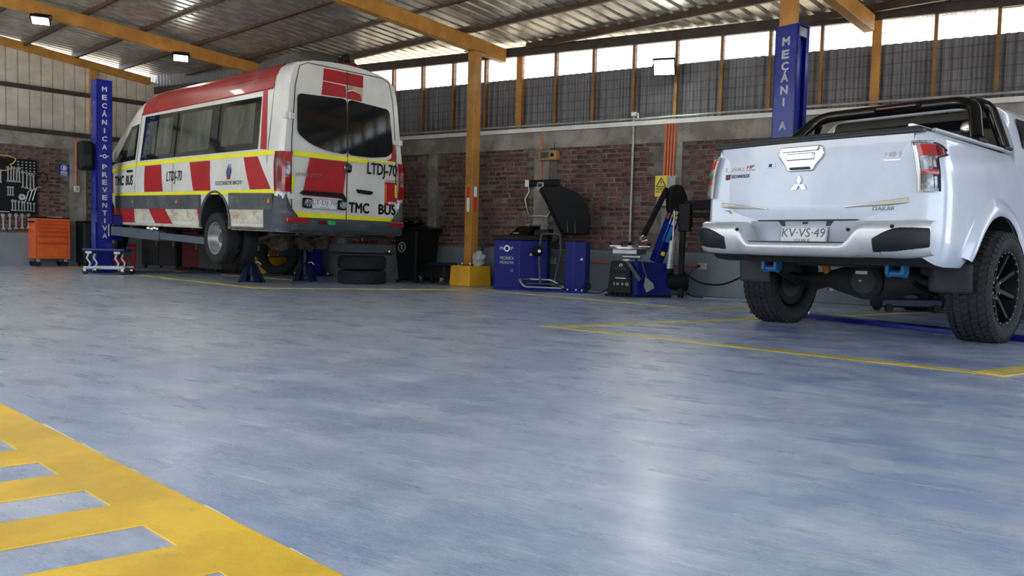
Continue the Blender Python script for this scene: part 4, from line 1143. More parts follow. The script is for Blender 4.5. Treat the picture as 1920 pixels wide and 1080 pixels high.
# roll bar
rbr = bpy.data.objects.new('roll_bar', None); COL.objects.link(rbr); rbr.parent = truck
def bend(pts, r, n=6):
    P = [Vector(p) for p in pts]; out = [P[0]]
    for i in range(1, len(P)-1):
        a = P[i-1]-P[i]; b = P[i+1]-P[i]; rr = min(r, a.length*.48, b.length*.48)
        a.normalize(); b.normalize(); q0, q2 = P[i]+a*rr, P[i]+b*rr
        for k in range(n+1):
            t = k/n; out.append(q0*(1-t)**2 + P[i]*2*t*(1-t) + q2*t*t)
    return out + [P[-1]]
mb = MB(); mb.tube(bend([(.90,-.80,1.235),(1.28,-.63,1.595),(1.28,.63,1.595),(.90,.80,1.235)], .16, 8), .047, 14)
mb.build('main_hoop', M['black_chrome'], rbr, smooth=True)
for s in (-1, 1):
    MB().tube(bend([(1.27,s*.60,1.585),(1.40,s*.70,1.57),(1.42,s*.815,1.235)], .14, 8), .041, 14).build('side_strut', M['black_chrome'], rbr, smooth=True)
    for t in (.90, 1.42):
        MB().box(t-.09,t+.09,s*.80-.05,s*.80+.05,1.215,1.245).build('foot_plate', M['black'], rbr, bevel=.012)
bl = MB().bar((1.235,.12,1.60), (1.235,-.26,1.60), .05, .04).build('brake_light', M['black'], rbr, bevel=.018)
MB().bar((1.208,.09,1.60), (1.208,-.23,1.60), .01, .018).build('lens', M['lamp_dark_red'], bl, bevel=.004)
wl_ = MB(); wl_.lathe([(0,.05),(.045,.045),(.06,0),(.06,-.03),(0,-.03)], (1.14,-.66,1.36), 'x', 16); wo = wl_.build('bar_lamp', M['black'], rbr, smooth=True)
MB().sphere((1.105,-.66,1.365), .012, .052, .05, 10, 8).build('lens', M['chrome'], wo, smooth=True)
# cab
CW = [(1.12,.84),(1.25,.83),(1.40,.775),(1.52,.72),(1.575,.66),(1.60,.55),(1.61,.3),(1.613,0)]
CT = [(1.58,1.0),(1.66,1.0),(2.0,1.0),(2.9,1.0),(3.2,.98),(3.9,.96)]
CZ = [(1.58,1.62),(1.66,1.645),(2.2,1.665),(2.9,1.64),(3.15,1.56),(3.95,1.17)]
ring = []
for t in (1.58,1.62,1.70,2.0,2.4,2.9,3.15,3.4,3.65,3.95):
    zt = interp(CZ, t); row = []
    for z, w in CW: row.append((t + (.10*(z-1.12) if t < 1.8 else 0), w*interp(CT, t), 1.12 + (z-1.12)*(zt-1.12)/(1.613-1.12)))
    ring.append(row + [(p[0], -p[1], p[2]) for p in row[-2::-1]])
mb = MB(); n = len(ring[0]); mb.v = [p for r_ in ring for p in r_]
for i in range(len(ring)-1):
    for k in range(n-1): mb.f.append((i*n+k, (i+1)*n+k, (i+1)*n+k+1, i*n+k+1)); mb.mi.append(0)
mb.f.append(tuple(range(n))); mb.f.append(tuple(range((len(ring)-1)*n, len(ring)*n))[::-1]); mb.mi += [0, 0]
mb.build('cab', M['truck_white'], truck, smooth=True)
rw = MB().prism(roundpoly([(.74,1.20),(-.74,1.20),(-.64,1.585),(.64,1.585)], .06), lambda u, v, d: (1.58 + .10*(v-1.12) - d, u, v), -.01, .006).build('cab_window', M['dark_glass'], truck)
mb = MB(); mb.tube([(1.57 + .10*(z-1.12), l, z) for l, z in roundpoly([(.74,1.19),(-.74,1.19),(-.645,1.59),(.645,1.59)], .06)], .010, 6, closed=True); mb.build('window_seal', M['steel'], rw, smooth=True)
for s in (-1, 1):
    def sw(u, v):
        t = 1.78 + 1.55*u - .25*v*(1 if u > .5 else -.3); z = 1.26 + .235*v; zt = interp(CZ, t); zz = 1.12 + (z-1.12)*(zt-1.12)/(1.613-1.12); return (t, s*(interp(CW, z)*interp(CT, t) + .012), zz)
    MB().grid(sw, 16, 8).build('side_glass', M['dark_glass'], truck, smooth=True, recalc=False)
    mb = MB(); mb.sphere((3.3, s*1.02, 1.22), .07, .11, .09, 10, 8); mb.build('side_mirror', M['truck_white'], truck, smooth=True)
# underside
un = MB(); 
for s in (-1, 1): un.bar((.15,s*.5,.42), (4.6,s*.5,.40), .08, .12)
un.bar((.12,-.62,.345), (.12,.55,.345), .10, .085); un.box(.3,.8,-.42,.42,.33,.42); un.box(1.8,3.0,-.1,.45,.15,.38)
un.lathe([(.0,-.08),(.34,-.08),(.37,-.04),(.37,.04),(.34,.08),(0,.08)], (.62,0,.36), 'z', 28)
un.box(.3,4.5,-.8,.8,.40,.41)
un.build('chassis', M['under'], truck)
ax = MB(); ax.cyl((1.06,-.74,.165), (1.06,.74,.165), .05, n=14)
ax.lathe([(.05,-.55),(.06,-.42),(.12,-.22),(.15,-.1),(.16,0),(.15,.1),(.12,.22),(.06,.42),(.05,.55)], (1.06,-.04,.17), 'y', 20)
ax.lathe([(0,-.17),(.10,-.165),(.145,-.13),(.15,-.08)], (1.03,-.04,.17), 'x', 20)
ao = ax.build('rear_axle', M['axle_black'], truck, smooth=True)
MB().box(.855,.868,-.075,.02,.225,.25).build('axle_label', M['plate'], ao); MB().box(.855,.868,-.03,-.01,.165,.178).build('axle_label', M['plate'], ao)
for s in (-1, 1):
    mb = MB()
    for k in range(4): mb.tube([(.42,s*.5,.27-.012*k),(.8,s*.5,.17-.012*k),(1.15,s*.5,.11-.012*k),(1.5,s*.5,.16-.012*k),(1.9,s*.5,.28)], .010, 4)
    stuff(mb.build('leaf_spring', M['under'], truck))
    mb = MB()
    for d in (-.055, .055): mb.prism([(.36,.34),(.44,.34),(.45,.25),(.41,.215),(.36,.24)], lambda u, v, dd: (u, s*.5 + d + dd, v), -.012, .012)
    mb.cyl((.40,s*.5-.07,.245), (.40,s*.5+.07,.245), .026, n=12)
    stuff(mb.build('spring_shackle', M['blue_part'], truck))
    fl_ = MB(); fl_.grid(lambda u, v: (.60 + .05*sin(pi*u)*.3 + .02*v, s*(.64 + .29*u), .33 - .21*v + .04*max(0, abs(u-.5)-.38)*8*max(0, v-.8)), 8, 8)
    fo = fl_.build('mud_flap', M['flap'], truck, smooth=True, recalc=False)
    sm = fo.modifiers.new('thick', 'SOLIDIFY'); sm.thickness = .008
sh = MB(); sh.cyl((.98,.36,.34), (1.08,.34,.14), .032, n=14); so = sh.build('shock_absorber', M['shock'], truck, smooth=True)
MB().cyl((1.08,.34,.14), (1.10,.335,.08), .036, n=12).build('shock_foot', M['steel'], so)
MB().cyl((1.048,.347,.205), (1.052,.346,.195), .034, n=12).build('shock_band', M['black'], so)
ex = MB(); ex.tube(bend([(.30,-.68,.33),(.5,-.66,.33),(.9,-.60,.30),(1.7,-.35,.28)], .1), .028, 10); ex.build('exhaust', M['rusty'], truck, smooth=True)
def truck_wheel(t, l, s):
    w = bpy.data.objects.new('wheel', None); COL.objects.link(w); w.parent = truck; w.location = (t, l, .165); w.rotation_euler = (0, .5, 0 if s > 0 else pi)
    tyre('tyre', w, 'truck',   .415, .142, .270, rows=5, nblk=48, seed=5)
    mb = MB(); mb.lathe([(.274,.128),(.266,.126),(.255,.10),(.248,-.06),(.235,-.10),(.0,-.10)], axis='y', n=40)
    rm = mb.build('rim', M['rim_black'], w, smooth=True, recalc=False)
    for k in range(8):
        a = 2*pi*k/8
        sp = MB()
        def pt(r, da, y): return (r*cos(a+da), y, r*sin(a+da))
        sp.hexa([pt(.05,-.35,.03), pt(.05,.35,.03), pt(.252,.085,.08), pt(.252,-.085,.08), pt(.05,-.35,.055), pt(.05,.35,.055), pt(.252,.06,.112), pt(.252,-.06,.112)])
        sp.build('spoke', M['rim_black'], rm, bevel=.004)
    mb = MB(); mb.cyl((0,.02,0), (0,.075,0), .052, .045, n=18); mb.build('hub_cap', M['rim_black'], rm, bevel=.004)
    mb = MB()
    for k in range(24):
        a = 2*pi*k/24; mb.cyl((.260*cos(a),.118,.260*sin(a)), (.260*cos(a),.131,.260*sin(a)), .006, n=6)
    for k in range(6):
        a = 2*pi*k/6; mb.cyl((.075*cos(a),.05,.075*sin(a)), (.075*cos(a),.068,.075*sin(a)), .010, n=6)
    stuff(mb.build('rim_bolts', M['steel'], rm))
    mb = MB(); mb.lathe([(.06,-.05),(.16,-.05),(.17,-.06),(.17,-.10),(.06,-.11)], axis='y', n=24); mb.build('brake_drum', M['axle_black'], w, smooth=True)
    return w
for t, l, s in ((1.06,.79,1),(1.06,-.87,-1),(4.17,.80,1),(4.17,-.80,-1)): truck_wheel(t, l, s)
ORD = ['first', 'second', 'third', 'fourth', 'fifth', 'sixth', 'seventh', 'eighth', 'ninth', 'tenth', 'eleventh']
# ---------------------------------------------------------------- posts
p1 = main_post(-8.77, 8.17, 'support_post', 'ochre steel post with yellow concrete foot between bin and wheel balancer')
p2 = main_post(-3.83, 8.12, 'support_post', 'ochre steel post with yellow foot standing behind the pickup and its blue lift column')
p3 = main_post(-13.29, 7.34, 'support_post', 'ochre post with yellow foot half hidden beyond the raised minibus')
for p in (p1, p2, p3): p.rotation_euler = (0, 0, -AL)
M['tape_red'] = pm('red_reflective_tape', (.75,.04,.02), .4, var=.03)
for x0, y0, z0, z1, mt in ((0,-1,1.34,1.50,'tape_red'), (0,-1,1.12,1.33,'white'), (1,0,1.35,1.50,'white'), (1,0,1.12,1.34,'tape_red')):
    mb = MB()
    if y0: mb.box(-.03,.03,-.0775,-.074,z0,z1)
    else: mb.box(.074,.0775,-.03,.03,z0,z1)
    mb.build('reflective_tape', M[mt], p1)

# ---------------------------------------------------------------- lifts
def gear_logo(parent, o, r, u, s, mat, name='logo'):
    """a ring between two letters, as painted on the lifts and machines"""
    o, r, u = Vector(o), Vector(r).normalized(), Vector(u).normalized(); nrm = r.cross(u)
    mb = MB(); N = 28; vs_ = []
    for k in range(N):
        a = 2*pi*k/N; g = 1.0 + (.12 if k % 7 in (0, 1) else 0)
        vs_ += [o + (r*cos(a) + u*sin(a))*s*g + nrm*.003, o + (r*cos(a) + u*sin(a))*s*.60 + nrm*.003]
    mb.add(vs_, [(2*k, (2*k+2) % (2*N), (2*k+3) % (2*N), 2*k+1) for k in range(N)])
    g = mb.build(name, mat, parent, recalc=False)
    if name == 'logo':
        textmesh('M', 'logo_letter', mat, g, o - r*s*2.35 - u*s*.55, r, u, s*1.0, s*1.1, .003, bold=.02)
        textmesh('P', 'logo_letter', mat, g, o + r*s*1.3 - u*s*.55, r, u, s*.85, s*1.1, .003, bold=.02)
    return g
M['navy'] = pm('dark_blue_stand_paint', (.008,.013,.045), .45, var=.1, spec=.3)
def lift_column(parent, loc, rz, H, letters, zt, open_dir=-1, w=.26, d=.30):
    """local: x = forward, y = left; lettered face looks to -x, channel open towards y*open_dir"""
    ls_ = .86 if w < .25 else .95
    c = bpy.data.objects.new('column', None); COL.objects.link(c); c.parent = parent; c.location = loc; c.rotation_euler = (0, 0, rz)
    s = open_dir
    y0, y1 = (-w/2, w/2)
    mb = MB()
    mb.box(-d/2, -d/2+.012, y0, y1, .02, H)                 # lettered flange
    mb.box(d/2-.012, d/2, y0, y1, .02, H)
    yo = y1 if s < 0 else y0
    mb.box(-d/2, d/2, min(yo, yo+.012*s), max(yo, yo+.012*s), .02, H)   # back
    yi = y0 if s < 0 else y1
    for x0, x1 in ((-d/2, -d/2+.055), (d/2-.055, d/2)):
        mb.box(x0, x1, min(yi, yi-.012*s), max(yi, yi-.012*s), .02, H)  # lips of the channel
    body_ = mb.build('channel', M['blue'], c, recalc=False)
    MB().box(-d/2-.004, d/2+.004, y0-.004, y1+.004, H, H+.012).build('cap', M['blue'], c)
    MB().box(-d/2+.03, d/2-.03, (y0 if s < 0 else y1-.03), (y0+.03 if s < 0 else y1), H-.10, H-.01).build('head_block', M['steel'], c)
    MB().box(-d/2-.08, d/2+.10, y0-.12, y1+.12, .0, .022).build('base_plate', M['blue'], c, bevel=.004)
    for sy in (-1, 1):
        mb = MB(); yy = (y1 if sy > 0 else y0)
        mb.prism([(0,.02),(.11,.02),(.0,.30)], lambda u, v, dd: (-d/2+.05+dd, yy + sy*u, v), 0, .012); mb.build('gusset', M['blue'], c)
    for x in (-d/2-.05, d/2+.06):
        for y in (y0-.08, y1+.08):
            m_ = MB().cyl((x,y,.02),(x,y,.06),.014,n=8); m_.build('anchor_bolt', M['steel'], c)
    for ch, z in letters:
        if ch == '*': gear_logo(c, (-d/2, 0, z), (0,-1,0), (0,0,1), .032, M['white'])
        else:
            hh = (.125 if ch == '\u00c1' else .098)*ls_; ww = (.022 if ch == 'I' else .092)*ls_
            textmesh(ch, 'letter', M['white'], c, (-d/2-.001, ww/2, z-.049), (0,-1,0), (0,0,1), ww, hh, .003, bold=.035)
    MB().box(-.02,.02,(y0 if s<0 else y1)-.02+.07*(-s if s<0 else -s)*0, (y0 if s<0 else y1)+.02, .3, H-.2).build('lift_chain', M['ink'], c) if False else None
    return c
lift1 = thing('vehicle_lift', 'blue two-post lift with white lettered column and grey arms holding up the minibus', 'lift', (-12.86, 7.76, 0), 1.3494 + pi/2)
k = 3.2/358
L1 = [(c, (508-y)*k) for c, y in zip('MEC\u00c1NICA', [165+15.3*i for i in range(8)])] + [('*', (508-290)*k)] + [(c, (508-y)*k) for c, y in zip('PREVENTIVA', [309+14.3*i for i in range(10)])]
colL = lift_column(lift1, (0,0,0), 0, 3.2, L1, 0, -1, .245, .27)
pu_ = MB().box(-.10,.12,.14,.36,1.70,2.18).build('power_unit', M['black'], colL, bevel=.05)
MB().box(-.11,-.10,.19,.31,1.78,1.95).build('unit_cover', M['bumper_black'], pu_)
for z0, z1 in ((1.05,1.62),(.35,.85)): MB().box(-.12,-.06,.122,.15,z0,z1).build('cable_cover', M['blue'], colL, bevel=.008)
# second column and the floor duct between the two
def to_local(thing_, P):
    a = thing_.rotation_euler.z; v = Vector(P) - thing_.location
    return (v.x*cos(a) + v.y*sin(a), -v.x*sin(a) + v.y*cos(a), P[2])
q = to_local(lift1, (-10.35, 10.12, 0))
colR = lift_column(lift1, q, 0, 3.2, [], 0, 1, .27, .30)
MB().box(-.156,-.15,-.06,.06,.62,.74).build('rating_plate', M['graybox'], colR)
qa, qb = to_local(lift1, (-12.75, 7.95, 0)), to_local(lift1, (-10.45, 9.9, 0))
MB().bar((qa[0],qa[1],.014), (qb[0],qb[1],.014), .32, .028).build('floor_duct', M['navy'], lift1)
# carriage and arms in the local frame (x forward, y left of the van)
M['arm_grey'] = pm('slate_grey_arm_paint', (.085,.11,.135), .45, var=.08)
ca = MB().box(-.10,.14,-.30,-.12,.55,.98).build('carriage', M['blue'], lift1, bevel=.01)
MB().box(-.22,.02,-.22,-.10,.62,.80).build('arm_pivot', M['black'], ca, bevel=.01)
mb = MB(); mb.tube([(-.16,-.06,.62),(-.16,-.06,.82),(-.16,-.12,.82),(-.16,-.12,.62)], .012, 6, closed=True); mb.build('arm_latch', M['chrome'], ca)
ar = MB().bar((-.20,-.14,.71), (-1.75,-.30,.64), .14, .15).build('arm', M['arm_grey'], lift1, bevel=.008)
MB().bar((-1.7,-.295,.64), (-3.15,-.50,.575), .10, .105).build('arm_extension', M['arm_grey'], ar, bevel=.006)
MB().cyl((-3.10,-.49,.62), (-3.10,-.49,.72), .055, n=14).build('pad', M['rubber'], ar)
mb = MB()
for i in range(7): mb.sphere((-1.55+.05*i-.15, -.24+.02*(i%3), .75+.012*(i%2)), .03, n=8, m=5)
stuff(mb.build('arm_gear', M['chrome'], ar))
ar2 = MB().bar((.05,-.22,.70), (1.25,-.55,.64), .13, .14).build('arm', M['arm_grey'], lift1, bevel=.008)
MB().cyl((1.2,-.54,.70), (1.2,-.54,.78), .055, n=14).build('pad', M['rubber'], ar2)
q2 = to_local(lift1, (-10.35,10.12,0))
ar3 = MB().bar((q2[0]-.05,q2[1]+.2,.70), (q2[0]+1.6,q2[1]+.75,.64), .13, .14).build('arm', M['arm_grey'], lift1, bevel=.008)
MB().cyl((q2[0]+1.55,q2[1]+.73,.70),(q2[0]+1.55,q2[1]+.73,.78),.055,n=14).build('pad', M['rubber'], ar3)

lift2 = thing('vehicle_lift', 'blue lift column with white letters rising behind the left side of the pickup', 'lift', (-1.775, 8.14, 0), -0.3158 + pi/2)
k2 = 2.9/538
L2 = [(c, (588-y)/190.4) for c, y in zip('MEC\u00c1NI', [75,99,121,142,165,187])] + [('A', (588-231)/190.4), ('*', (588-262)/190.4)] + [(c, 1.55 - .125*i) for i, c in enumerate('PREVENTIVA')]
col2 = lift_column(lift2, (0,0,0), 0, 2.83, L2, 0, -1, .24, .22)
MB().box(-.04,.04,-.09,-.06,.3,2.7).build('slide_rail', M['blue'], col2)
MB().box(-.12,.12,-.075,.08,.30,.75).build('carriage', M['blue'], lift2, bevel=.01)
MB().bar((-.02,-.2,.018), (-.55,-2.9,.018), .18, .036).build('floor_duct', M['blue'], lift2, bevel=.004)
lift_column(lift2, (-.57,-3.1,0), 0, 2.92, [], 0, 1, .25, .30)

# ---------------------------------------------------------------- lamps
def flood(name, label, P, dirn, w=.34, h=.26):
    t = thing(name, label, 'floodlight', P)
    d = Vector(dirn).normalized(); t.rotation_euler = d.to_track_quat('-Z', 'Y').to_euler()
    hs = MB().box(-w/2, w/2, -h/2, h/2, .0, .05).build('housing', M['black'], t, bevel=.012)
    MB().box(-w/2+.02, w/2-.02, -h/2+.02, h/2-.02, -.008, .001).build('lamp_face', M['bulb'], t)
    mb = MB(); mb.tube([(-w/2-.01,0,.02),(-w/2-.01,0,.12),(w/2+.01,0,.12),(w/2+.01,0,.02)], .010, 6); mb.build('bracket', M['black'], t)
    return t
P = AB(-13.72, 3.70, zr(-13.85, 3.70) - .10); flood('floodlight', 'white floodlight under the left rafter near the picture\'s top left corner', P, (.35, -.25, -1), .26, .19)
P = AB(-13.72, 5.85, zr(-13.85, 5.85) - .10); flood('floodlight', 'white floodlight under the rafter above the cab of the minibus', P, (.35, -.25, -1), .26, .19)
flood('floodlight', 'bright floodlight fixed before the wire fence band above the brick wall', Vector((-3.92, 10.30, 3.10)), (.25, -1, -.75), .30, .24)

# ---------------------------------------------------------------- under and around the minibus
def vanpt(t, l, z=0):
    a = van.rotation_euler.z; return Vector((van.location.x + t*cos(a) - l*sin(a), van.location.y + t*sin(a) + l*cos(a), z))
def jack_stand(P, label):
    t = thing('jack_stand', label, 'jack stand', P, .5)
    for i in range(4):
        a = pi/4 + i*pi/2; c, s = cos(a), sin(a)
        mb = MB(); e = Vector((-s, c, 0))*.035
        b0, b1 = Vector((c*.20, s*.20, 0)), Vector((c*.05, s*.05, .30))
        i0, i1 = Vector((c*.14, s*.14, 0)), Vector((c*.03, s*.03, .30))
        mb.hexa([b0-e, b0+e, i0+e, i0-e, b1-e*.7, b1+e*.7, i1+e*.7, i1-e*.7]); mb.build('leg', M['navy'], t)
    MB().box(-.145,.145,-.145,.145,.0,.012).build('foot_frame', M['navy'], t)
    MB().cyl((0,0,.1),(0,0,.33),.045,n=12).build('sleeve', M['navy'], t, smooth=True)
    MB().box(-.02,.02,-.022,.022,.2,.50).build('ratchet_bar', M['bumper'], t, bevel=.003)
    mb = MB().box(-.06,.06,-.025,.025,.485,.505); mb.box(-.06,-.045,-.025,.025,.50,.535); mb.box(.045,.06,-.025,.025,.50,.535); mb.build('saddle', M['navy'], t)
    mb = MB(); mb.tube([(.03,.0,.28),(.09,.02,.30),(.13,.03,.26)], .010, 6); mb.build('release_handle', M['steel'], t)
    return t
jack_stand(vanpt(1.74,.42), 'dark blue jack stand beside the dual wheels under the rear axle of the minibus')
jack_stand(vanpt(1.74,-.46), 'dark blue jack stand under the bare right end of the rear axle')
t = thing('loose_tyre', 'loose black tyre leaning upright beyond the jack stands under the minibus', 'tyre', (-10.75, 9.72, .365), 0)
tyre('carcass', t, 'van', .365, .098, .218, rot=(-.16, 0, .55))
st1 = thing('stacked_tyre', 'lower chunky tyre of the two lying behind the minibus', 'tyre', (-8.12, 8.98, .098))
tyre('carcass', st1, 'van', .365, .098, .218, rot=(pi/2, 0, .3))
st2 = thing('stacked_tyre', 'upper chunky tyre of the two stacked behind the minibus, a jack handle on top', 'tyre', (-8.13, 8.99, .316))
tyre('carcass', st2, 'van', .365, .098, .218, rot=(pi/2, 0, 1.2))
for s_ in (st1, st2):
    pass
jh = thing('steel_bar', 'black steel jack handle lying across the stacked tyres', 'bar', (-8.13, 8.99, .435), -.53+.97)
hb_ = Vector((.78, .62, 0))
MB().bar((-.46,0,.016), (.36,0,.016), .032, .032).build('bar', M['black'], jh)
MB().bar((.36,0,.02), (.46,0,.02), .06, .045).build('head', M['black'], jh, bevel=.006)
mb = MB(); mb.cyl((.42,0,.03),(.42,0,.075),.02,n=10); mb.build('pin', M['steel'], jh)
MB().bar((-.47,0,.016), (-.38,0,.016), .042, .042).build('grip', M['rubber'], jh, bevel=.008)
# creeper seat before the lift column
cs = thing('creeper_seat', 'low rolling mechanic seat with blue top before the left blue column', 'seat', (-12.22, 7.47, 0), .62)
MB().box(-.33,.33,-.17,.17,.375,.415).build('seat', pm('blue_vinyl', (.012,.03,.20), .45), cs, bevel=.015)
for x in (-.24, .20):
    MB().box(x-.05,x+.05,-.14,.14,.33,.375).build('seat_bracket', M['alu'], cs, bevel=.006)
    for y in (-.12,.12):
        mb = MB(); mb.tube([(x,y,.34),(x-.03,y,.26),(x+.02,y,.18),(x,y,.10)], .018, 8); mb.build('leg', M['alu'], cs, smooth=True)
mb = MB().box(-.30,.34,-.19,.19,.085,.105); mb.box(-.30,.34,-.19,-.18,.085,.13); mb.box(-.30,.34,.18,.19,.085,.13); mb.build('tray', M['alu'], cs)
for x in (-.27,.31):
    for y in (-.18,.18):
        f = MB().box(x-.022,x+.022,y-.03,y+.03,.05,.10).build('caster', M['chrome'], cs, bevel=.004)
        MB().cyl((x,y-.018,.042),(x,y+.018,.042),.042,n=16).build('caster_wheel', M['rubber'], f)

# ---------------------------------------------------------------- things along the left wall
def lw_thing(name, label, cat, b, z, d=0.0, group=None):
    P = AB(AW + d, b, z); return thing(name, label, cat, P, pi/2 - AL + pi/2 - pi/2, group)
# local frame of lw things: x = along the wall (b), y = into the wall (-a), z up
tb = lw_thing('tool_chest', 'orange roller tool chest with six drawers against the left wall', 'tool chest', 4.77, 0, .27)
MB().box(-.30,.30,-.23,.23,.15,.93).build('body', M['orange'], tb, bevel=.012)
MB().box(-.31,.31,-.24,.24,.93,.955).build('top_tray', M['black'], tb, bevel=.008)
zz = [.905,.835,.765,.695,.605,.475,.185]
for i in range(6):
    z1, z0 = zz[i]-.006, zz[i+1]+.006
    dr = MB().box(-.265,.265,-.242,-.225,z0,z1).build('drawer', M['orange'], tb, bevel=.004)
    mb = MB(); mb.prism([(0,0),(.022,-.006),(.022,.006),(0,.016)], lambda u, v, dd: (dd, -.242-u, z1-.022+v), -.255, .255); mb.build('drawer_handle', pm('orange_handle_%d' % i, (.62,.09,.015), .4) if i == 0 else bpy.data.materials['orange_handle_0'], dr)
for x in (-.30, .285): MB().box(x, x+.015, -.246,-.23,.16,.925).build('corner_strip', M['orange'], tb)
mb = MB(); mb.tube([(-.305,-.20,.86),(-.345,-.20,.86),(-.345,.16,.86),(-.305,.16,.86)], .014, 8); mb.build('push_handle', M['black'], tb)
for x in (-.24,.24):
    for y in (-.17,.17):
        f = MB().box(x-.03,x+.03,y-.02,y+.02,.09,.15).build('caster', M['steel'], tb)
        MB().cyl((x-.0,y-.018,.058),(x,y+.018,.058),.058,n=16).build('caster_wheel', M['rubber'], f)
MB().box(-.03,.22,-.10,.08,.956,.968).build('paper_sheets', M['white'], tb) if False else None
pp = lw_thing('paper_pad', 'pale paper pad lying on top of the orange tool chest', 'paper', 4.86, .956, .27)
MB().hexa([(-.14,-.1,0),(.12,-.12,0),(.14,.08,0),(-.1,.1,0),(-.14,-.1,.010),(.12,-.12,.012),(.14,.08,.008),(-.1,.1,.015)]).build('sheets', M['white'], pp)
# tool board
bd_ = lw_thing('tool_board', 'black perforated tool board on the left brick wall', 'tool board', 3.75, 1.0, .05)
MB().box(-.80,.88,-.012,.012,0,1.06).build('board', M['black'], bd_, bevel=.004)
MB().box(-.80,.40,-.03,-.012,.03,.045).build('shelf_strip', M['steel'], bd_)
MB().box(.50,.86,-.03,-.012,.80,.81).build('shelf_strip', M['steel'], bd_)
def wrench_mesh(Ln, w, key):
    mb = MB(); th = .006
    mb.box(-w*.32, w*.32, -th, th, w*.6, Ln - w*.6)
    for zc, op in ((Ln - w*.55, True), (w*.55, False)):
        N = 12; vs_ = []
        for s in (-th*1.2, th*1.2):
            for k in range(N):
                a = 2*pi*k/N
                r0 = w*.75; r1 = w*.38
                if (not op) and abs(a - 3*pi/2) < .55: r0 *= .62
                vs_ += [(r0*cos(a), s, zc + r0*sin(a)), (r1*cos(a), s, zc + r1*sin(a))]
        o = len(mb.v); fs = []
        for k in range(N):
            j = (k+1) % N
            if (not op) and k in (8, 9): continue
            a0, a1, b0, b1 = 2*k, 2*k+1, 2*j, 2*j+1
            fs += [(a0, b0, b1, a1), (2*N+a0, 2*N+a1, 2*N+b1, 2*N+b0), (a0, 2*N+a0, 2*N+b0, b0), (a1, b1, 2*N+b1, 2*N+a1)]
        mb.add(vs_, fs)
    me = mb.mesh('wrench'); me.materials.append(M['steel']); return me
W1, W2, W3 = wrench_mesh(.34, .045, 1), wrench_mesh(.19, .026, 2), wrench_mesh(.26, .030, 3)
def hang(me, name, b, z, label, cat, group, tilt=0, d=.075, sc=1.0):
    o = bpy.data.objects.new(name, me); COL.objects.link(o); o.location = AB(AW + d, b, z); o.rotation_euler = (0, tilt, pi/2 - AL); o.scale = (sc,)*3
    tag(o, label, cat, group); return o
for i in range(11):
    hang(W1, 'wrench', 3.42 + i*.105, .60 + .012*i, ORD[i] + ' from the left of the large bright wrenches hanging below the black tool board', 'wrench', 'large wrenches below the tool board', rnd.uniform(-.04,.04), .06, 1.08 - .022*i)
for i in range(8):
    hang(W2, 'wrench', 4.20 + i*.052, 1.05, ORD[i] + ' from the left of the small wrenches in the bottom row of the board', 'wrench', 'small wrenches in the bottom row', rnd.uniform(-.05,.05), .075, 1.15 - .03*i)
for i in range(5):
    hang(W3, 'wrench', 4.13 + i*.047, 1.60, ORD[i] + ' from the left of the slim wrenches in the middle row of the board', 'wrench', 'slim wrenches in the middle row', rnd.uniform(-.03,.03), .075, 1.15 - .07*(i % 2))
for i in range(4):
    hang(W3, 'wrench', 4.38 + i*.062, 1.50 - .015*i, ORD[i] + ' from the left of the long wrenches at the right edge of the board', 'wrench', 'long wrenches in the middle row', rnd.uniform(-.06,.03), .075, 1.25)
for i in range(2):
    hang(W3, 'wrench', 3.93 + i*.08, 1.57, ['left', 'right'][i] + ' one of the two wrenches hung left of the slim wrench row', 'wrench', 'pair of wrenches left of the slim row', 0, .075, 1.0)
for i in range(3):
    hang(W2, 'wrench', 4.13 + i*.04, 1.34, ORD[i] + ' from the left of the short wrenches beneath the slim middle row', 'wrench', 'short wrenches beneath the middle row', 0, .075, .95)
mb = MB(); mb.tube(bend([(0,0,0),(.06,0,.22),(.10,0,.25),(.14,0,.235)], .04, 4), .009, 6)
lk = mb.mesh('hex_key'); lk.materials.append(M['steel'])
for i in range(3):
    hang(lk, 'hex_key', 4.42 + i*.06, 1.25 + .012*i, ['smallest', 'middle', 'largest'][i] + ' bent hex key above the bottom wrench row', 'hex key', 'hex keys on the tool board', 0, .075, .9 + .1*i)
mb = MB(); mb.cyl((0,.012,0),(0,-.03,0),.024,n=12); mb.cyl((0,-.03,0),(0,-.034,0),.014,n=10)
sk = mb.mesh('socket'); sk.materials.append(M['alu'])
for r_ in range(5):
    for c_ in range(7):
        if r_ < 4 or c_ < 5:
            hang(sk, 'socket', 3.35 + c_*.085, 1.22 + r_*.095, 'round steel socket on the tool board, row ' + ORD[r_] + ' from the bottom, ' + ORD[c_] + ' from the left', 'socket', 'sockets on the left of the tool board', 0, .075, .8 + .06*r_)
for r_ in range(4):
    for c_ in range(5):
        hang(sk, 'socket', 4.30 + c_*.068, 1.84 + r_*.055, 'small socket at the board top right, ' + ORD[r_] + ' row up, ' + ORD[c_] + ' from the left', 'socket', 'sockets at the top right of the board', 0, .075, .62)
mb = MB(); mb.lathe([(.018,-.02),(.06,-.02),(.06,.02),(.018,.02),(.018,-.02)], axis='y', n=20)
o = hang(mb.mesh('disc_tool'), 'disc_tool', 4.36, 1.33, 'round silver disc tool on the right of the tool board', 'tool', None); o.data.materials.append(M['steel'])
yc = MB(); yc.tube(bend([(-.85,0,.02),(.30,0,.0),(.42,0,-.04),(.36,0,-.14),(.30,0,-.16),(.36,0,-.22),(.22,0,-.29),(-.85,0,-.22)], .07, 5), .011, 8)
o = hang(yc.mesh('cable_loop'), 'cable_loop', 3.86, 2.10, 'yellow cable looped along the top of the tool board', 'cable', None); o.data.materials.append(pm('yellow_cable', (.72,.50,.12), .5))
